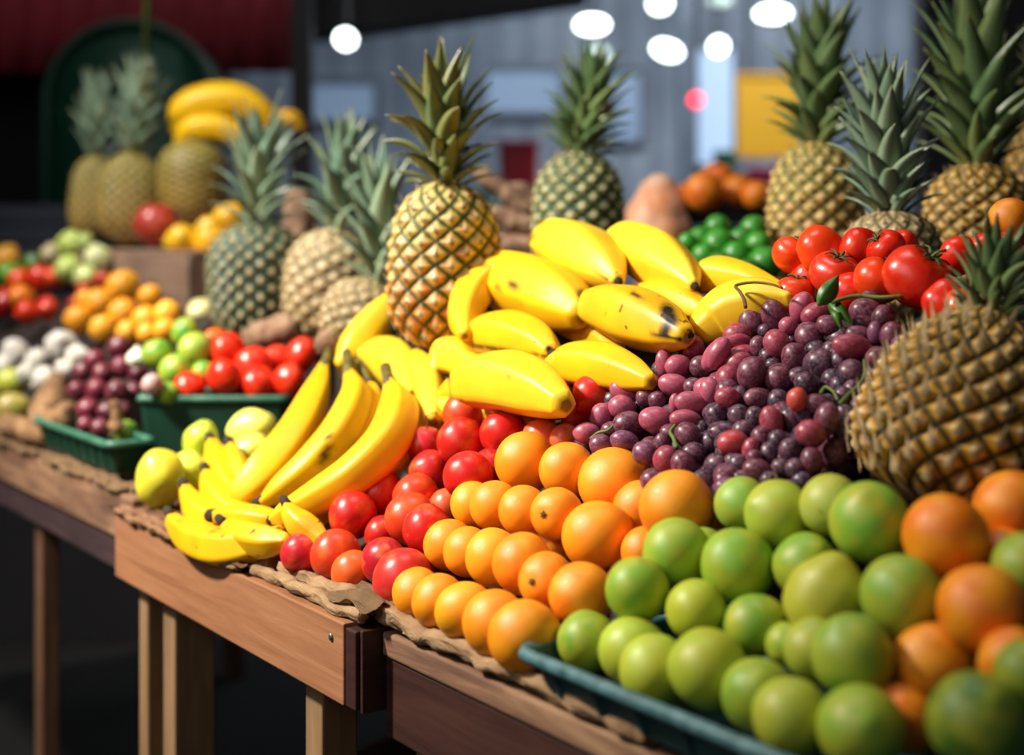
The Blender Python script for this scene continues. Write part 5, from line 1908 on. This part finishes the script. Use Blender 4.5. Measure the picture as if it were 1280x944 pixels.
pineapple((432, 444), (474, 352), 100, 2.38, 'pale knobbly pineapple lying low left of the tall golden one', 'pine_pale', 'crown_blue', (478, 175), seed=5, rows=11, nu=11, spread=1.05, nleaf=34, wmax=0.045, amp=0.08)
pineapple((162, 306), (166, 190), 78, 3.78, 'far pineapple on the greyish crate, right one of the far pair', 'pine_far', 'crown_blue', (176, 62), seed=6, rows=18, nu=14, spread=0.8, nleaf=34, wmax=0.07)
pineapple((116, 303), (120, 194), 58, 3.95, 'far pineapple on the greyish crate, left one of the far pair', 'pine_far', 'crown_blue', (126, 78), seed=7, rows=18, nu=14, spread=0.8, nleaf=34, wmax=0.065)
pineapple((1018, 381), (1021, 176), 122, 2.35, 'golden pineapple at the right rear, left of the middle crown', 'pine_gold', 'crown', (1026, -14), seed=8, rows=18, nu=13, spread=1.15, nleaf=46, wmax=0.055, turn=0.9)
pineapple((1118, 404), (1112, 262), 122, 1.86, 'pineapple behind the tomatoes, mostly crown showing in the middle', 'pine_pale', 'crown_blue', (1102, 62), seed=9, rows=13, nu=12, spread=1.0, nleaf=58, wmax=0.044, turn=0.3)
pineapple((1222, 392), (1222, 202), 128, 2.1, 'pineapple with a brown gold shoulder at the right rear, tall dark crown', 'pine_brown', 'crown', (1222, -48), seed=10, rows=18, nu=13, spread=0.95, nleaf=50, wmax=0.06, turn=2.0)
pineapple((1310, 381), (1306, 140), 100, 2.4, 'pineapple cut by the right edge, behind the brown gold shouldered one', 'pine_brown', 'crown_olive', (1318, 10), seed=11, rows=18, nu=13)
pineapple((1172, 637), (1240, 386), 254, 1.28, 'biggest pineapple, leaning at the right in front of the tomatoes', 'pine_brown', 'crown', (1258, 262), seed=12, rows=14, nu=16, cone=0.5, spread=1.1, nleaf=44, wmax=0.02, amp=0.085, dtop=1.31, turn=0.4, spike=1.3)
# netted melon (no crown to be seen)
A = at(240, 284, 3.72)
me = pine_body_mesh('melon', M['pine_far'], 108 / F * 3.72, 44 / F * 3.72, 11, 24, 9, 0, 0.02, 0.2)
o = link('netted_melon', me)
o.location = A
tag(o, 'round netted melon behind the pomegranate on the greyish crate', 'melon')
bm = bmesh.new(); tube_bm(bm, [(0, 0, 0.218), (0, 0, 0.24)], [0.012, 0.008], 8)
link('stem', bm, M['stem_brown'], o)

# ------------------------------------------------------------------ rough roots and straw
def root_tuber(pts, label, group, mat, seed, d=None, name='root_tuber', cat='root'):
    W = []
    for (px, py, r) in pts:
        dd = d or slope_d(px, py, 0.05)
        W.append((at(px, py, dd), r * dd / F))
    P = catmull([list(a) + [b] for a, b in W], 26)
    org = sum((a for a, _ in W), Vector()) / len(W)
    bm = bmesh.new()
    tube_bm(bm, [Vector(p[:3]) - org for p in P], [max(0.002, float(p[3])) * (1 if 1 < i < 24 else 0.5) for i, p in enumerate(P)], 20)
    for v in bm.verts:
        q = v.co * 45 + Vector((seed, 0, 0))
        v.co += v.normal * 0.006 * noise.noise(q) if v.normal.length else Vector()
        v.co += Vector((noise.noise(q), noise.noise(q + Vector((5, 0, 0))), noise.noise(q + Vector((0, 5, 0))))) * 0.006
    o = link(name, bm, mat)
    o.location = org
    tag(o, label, cat, group)
    bm = bmesh.new()
    a = Vector(P[-1][:3]) - org
    b_ = a + (Vector(P[-1][:3]) - Vector(P[-3][:3])).normalized() * 0.012
    tube_bm(bm, [a, b_], [0.006, 0.002], 7)
    link('root_end', bm, M['stem_brown'], o)
    return o


M['root'] = plain('root_skin', '#6d4c30', 0.9, '#9c7850', 45, bump=0.7, bscale=90)
M['root_pale'] = plain('pale_root_skin', '#7b5d48', 0.85, '#a58468', 30, bump=0.5, bscale=60)
g = 'rough brown roots at the far left'
root_tuber([(72, 468, 8), (66, 490, 16), (58, 515, 20), (50, 538, 14)], 'rough brown root standing below the garlic', g, M['root'], 1)
root_tuber([(92, 505, 7), (78, 520, 15), (62, 538, 17), (40, 548, 10)], 'rough brown root lying at the table edge beside the red onions', g, M['root'], 2)
root_tuber([(5, 530, 14), (25, 536, 15), (50, 545, 10)], 'rough brown root at the left edge, lowest on the straw matting', g, M['root'], 3)
root_tuber([(140, 500, 5), (146, 520, 9), (142, 540, 7)], 'small rough root among the red onions', g, M['root'], 4, 2.37)
g = 'brown cassava roots behind the golden pineapple'
for i, (pts, lab, dd) in enumerate([
    ([(588, 212, 6), (615, 228, 10), (645, 250, 11), (668, 268, 7)], 'long brown cassava root slanting down right of the golden pineapple', 2.82),
    ([(612, 262, 8), (635, 274, 13), (662, 282, 12), (690, 285, 7)], 'short brown cassava root under the slanting one', 2.78),
    ([(600, 300, 8), (630, 306, 15), (660, 308, 14), (685, 305, 8)], 'thick brown cassava root lowest, beside the green-gold pineapple', 2.76),
    ([(620, 240, 7), (650, 240, 12), (680, 262, 10), (700, 280, 6)], 'dark brown cassava root behind the slanting one', 2.95),
    ([(360, 240, 10), (372, 258, 19), (376, 300, 22), (376, 350, 20), (372, 398, 12)], 'brown root between the dark green and the pale pineapples', 2.95),
    ([(300, 425, 9), (330, 418, 18), (352, 412, 18), (372, 420, 10)], 'brown root at the foot of the dark green pineapple', 2.58),
]):
    root_tuber(pts, lab, g, M['root_pale'], 10 + i, dd, 'cassava_root')
root_tuber([(400, 440, 9), (410, 425, 12), (425, 440, 10), (440, 452, 7)], 'pale brown root under the low knobbly pineapple', g, M['root_pale'], 21, 2.2, 'cassava_root')

# ------------------------------------------------------------------ black crate and bag of oranges behind
slatted_crate('plastic_crate', wall_px(898, 3.06), 3.12, TZ + 0.297, 0.275, 0.2, 0.20, 0.0, M['black_plastic'], 'black slatted crate of oranges behind the small green limes', 7)
o = empty('net_bag', (wall_px(822, 3.0), 3.0, TZ + 0.297), 'pale net bag bulging with oranges, left of the black crate', 'bag')
M['net'] = None


def net_mat():
    m = NT('net_bag')
    v = m.coord('Object')
    f = m.noise(v, 14, 3)
    m.color(m.ramp(f, [(0.35, lin('#e08a50')), (0.6, lin('#ecc0a4'))]))
    vo = m.n('ShaderNodeTexVoronoi', feature='DISTANCE_TO_EDGE')
    vo.inputs['Scale'].default_value = 90
    m.l(v, vo.inputs['Vector'])
    m.set(Roughness=0.5)
    m.bump(vo.outputs['Distance'], 0.4, 0.004)
    return m.m


nm = net_mat()
bm = bmesh.new()
bmesh.ops.create_uvsphere(bm, u_segments=72, v_segments=52, radius=1.0)
for v in bm.verts:
    p = Vector((v.co.x * 0.066, v.co.y * 0.066, v.co.z * 0.132))
    f1 = noise.voronoi(p * 17 + Vector((3.3, 1.2, 0.4)))[0][0]
    v.co = p + v.co.normalized() * (0.016 * (0.6 - f1))
    v.co.z = max(v.co.z, -0.118) + 0.118
link('netting', bm, nm, o)
bm = bmesh.new()
tube_bm(bm, [(0, 0.045, 0.215), (0.004, 0.06, 0.228), (0.012, 0.075, 0.226)], [0.02, 0.008, 0.014], 10)
link('tied_neck', bm, nm, o)

# ================================================================== LIGHT
def area(name, loc, target, size, power, color, size_y=None, spread=PI):
    l = bpy.data.lights.new(name, 'AREA')
    l.energy = power; l.color = color; l.size = size
    l.spread = spread
    if size_y:
        l.shape = 'RECTANGLE'; l.size_y = size_y
    o = bpy.data.objects.new(name, l); COL.objects.link(o)
    o.location = loc
    o.rotation_euler = (Vector(target) - Vector(loc)).to_track_quat('-Z', 'Y').to_euler()
    return o


def spot(name, loc, target, power, color, angle, blend, radius):
    l = bpy.data.lights.new(name, 'SPOT')
    l.energy = power; l.color = color; l.spot_size = math.radians(angle); l.spot_blend = blend; l.shadow_soft_size = radius
    o = bpy.data.objects.new(name, l); COL.objects.link(o)
    o.location = loc
    o.rotation_euler = (Vector(target) - Vector(loc)).to_track_quat('-Z', 'Y').to_euler()
    return o


# added spot imitating warm sun from the left, added fills, cool hall light behind
spot('sunshine_spot', (-2.05, 1.45, 2.9), (-0.36, 2.0, 1.0), 800, (1.0, 0.92, 0.8), 55, 1.0, 0.12)  # added lamp without a fixture, stands in for sunshine from the upper left
area('front_left_fill', (-2.2, -0.6, 2.9), (0.1, 1.7, 1.0), 1.6, 27, (1.0, 0.95, 0.88))  # soft fill added out of view, left of and behind the camera
area('stall_top_fill', (0.0, 1.8, 3.4), (0.1, 1.8, 1.0), 0.9, 15, (1.0, 0.96, 0.9))  # weak overhead fill, added without a fixture
spot('far_stall_fill_spot', (-1.9, 2.3, 3.2), (-0.95, 3.3, 1.15), 360, (1.0, 0.95, 0.88), 66, 1.0, 0.15)  # added to brighten the far left produce, no lamp hangs there
area('hall_light', (1.2, 6.5, 4.1), (1.1, 9.0, 1.6), 2.6, 300, (0.86, 0.93, 1.0), 2.0)
area('back_left_light', (-1.6, 3.6, 3.9), (-1.7, 5.2, 1.6), 1.0, 12, (1.0, 0.95, 0.9))

w = bpy.data.worlds.new('world')
S.world = w
w.use_nodes = True
w.node_tree.nodes['Background'].inputs[0].default_value = (0.75, 0.85, 1.0, 1)
w.node_tree.nodes['Background'].inputs[1].default_value = 0.06

# ================================================================== CAMERA
cd = bpy.data.cameras.new('camera')
cam = bpy.data.objects.new('camera', cd)
COL.objects.link(cam)
cam.location = CAM
cam.rotation_euler = (PI / 2, 0, 0)
cd.lens = 50
cd.sensor_width = 36
cd.shift_y = -(472 - HY) / 1280
cd.clip_start = 0.05
cd.dof.use_dof = True
cd.dof.focus_distance = 1.56
cd.dof.aperture_fstop = 50 / 23.0
S.camera = cam

S.view_settings.view_transform = 'Standard'
S.view_settings.look = 'None'
S.view_settings.exposure = 0.0
S.view_settings.gamma = 1.0
S.view_settings.use_curve_mapping = False
S.cycles.use_denoising = True
S.cycles.max_bounces = 6
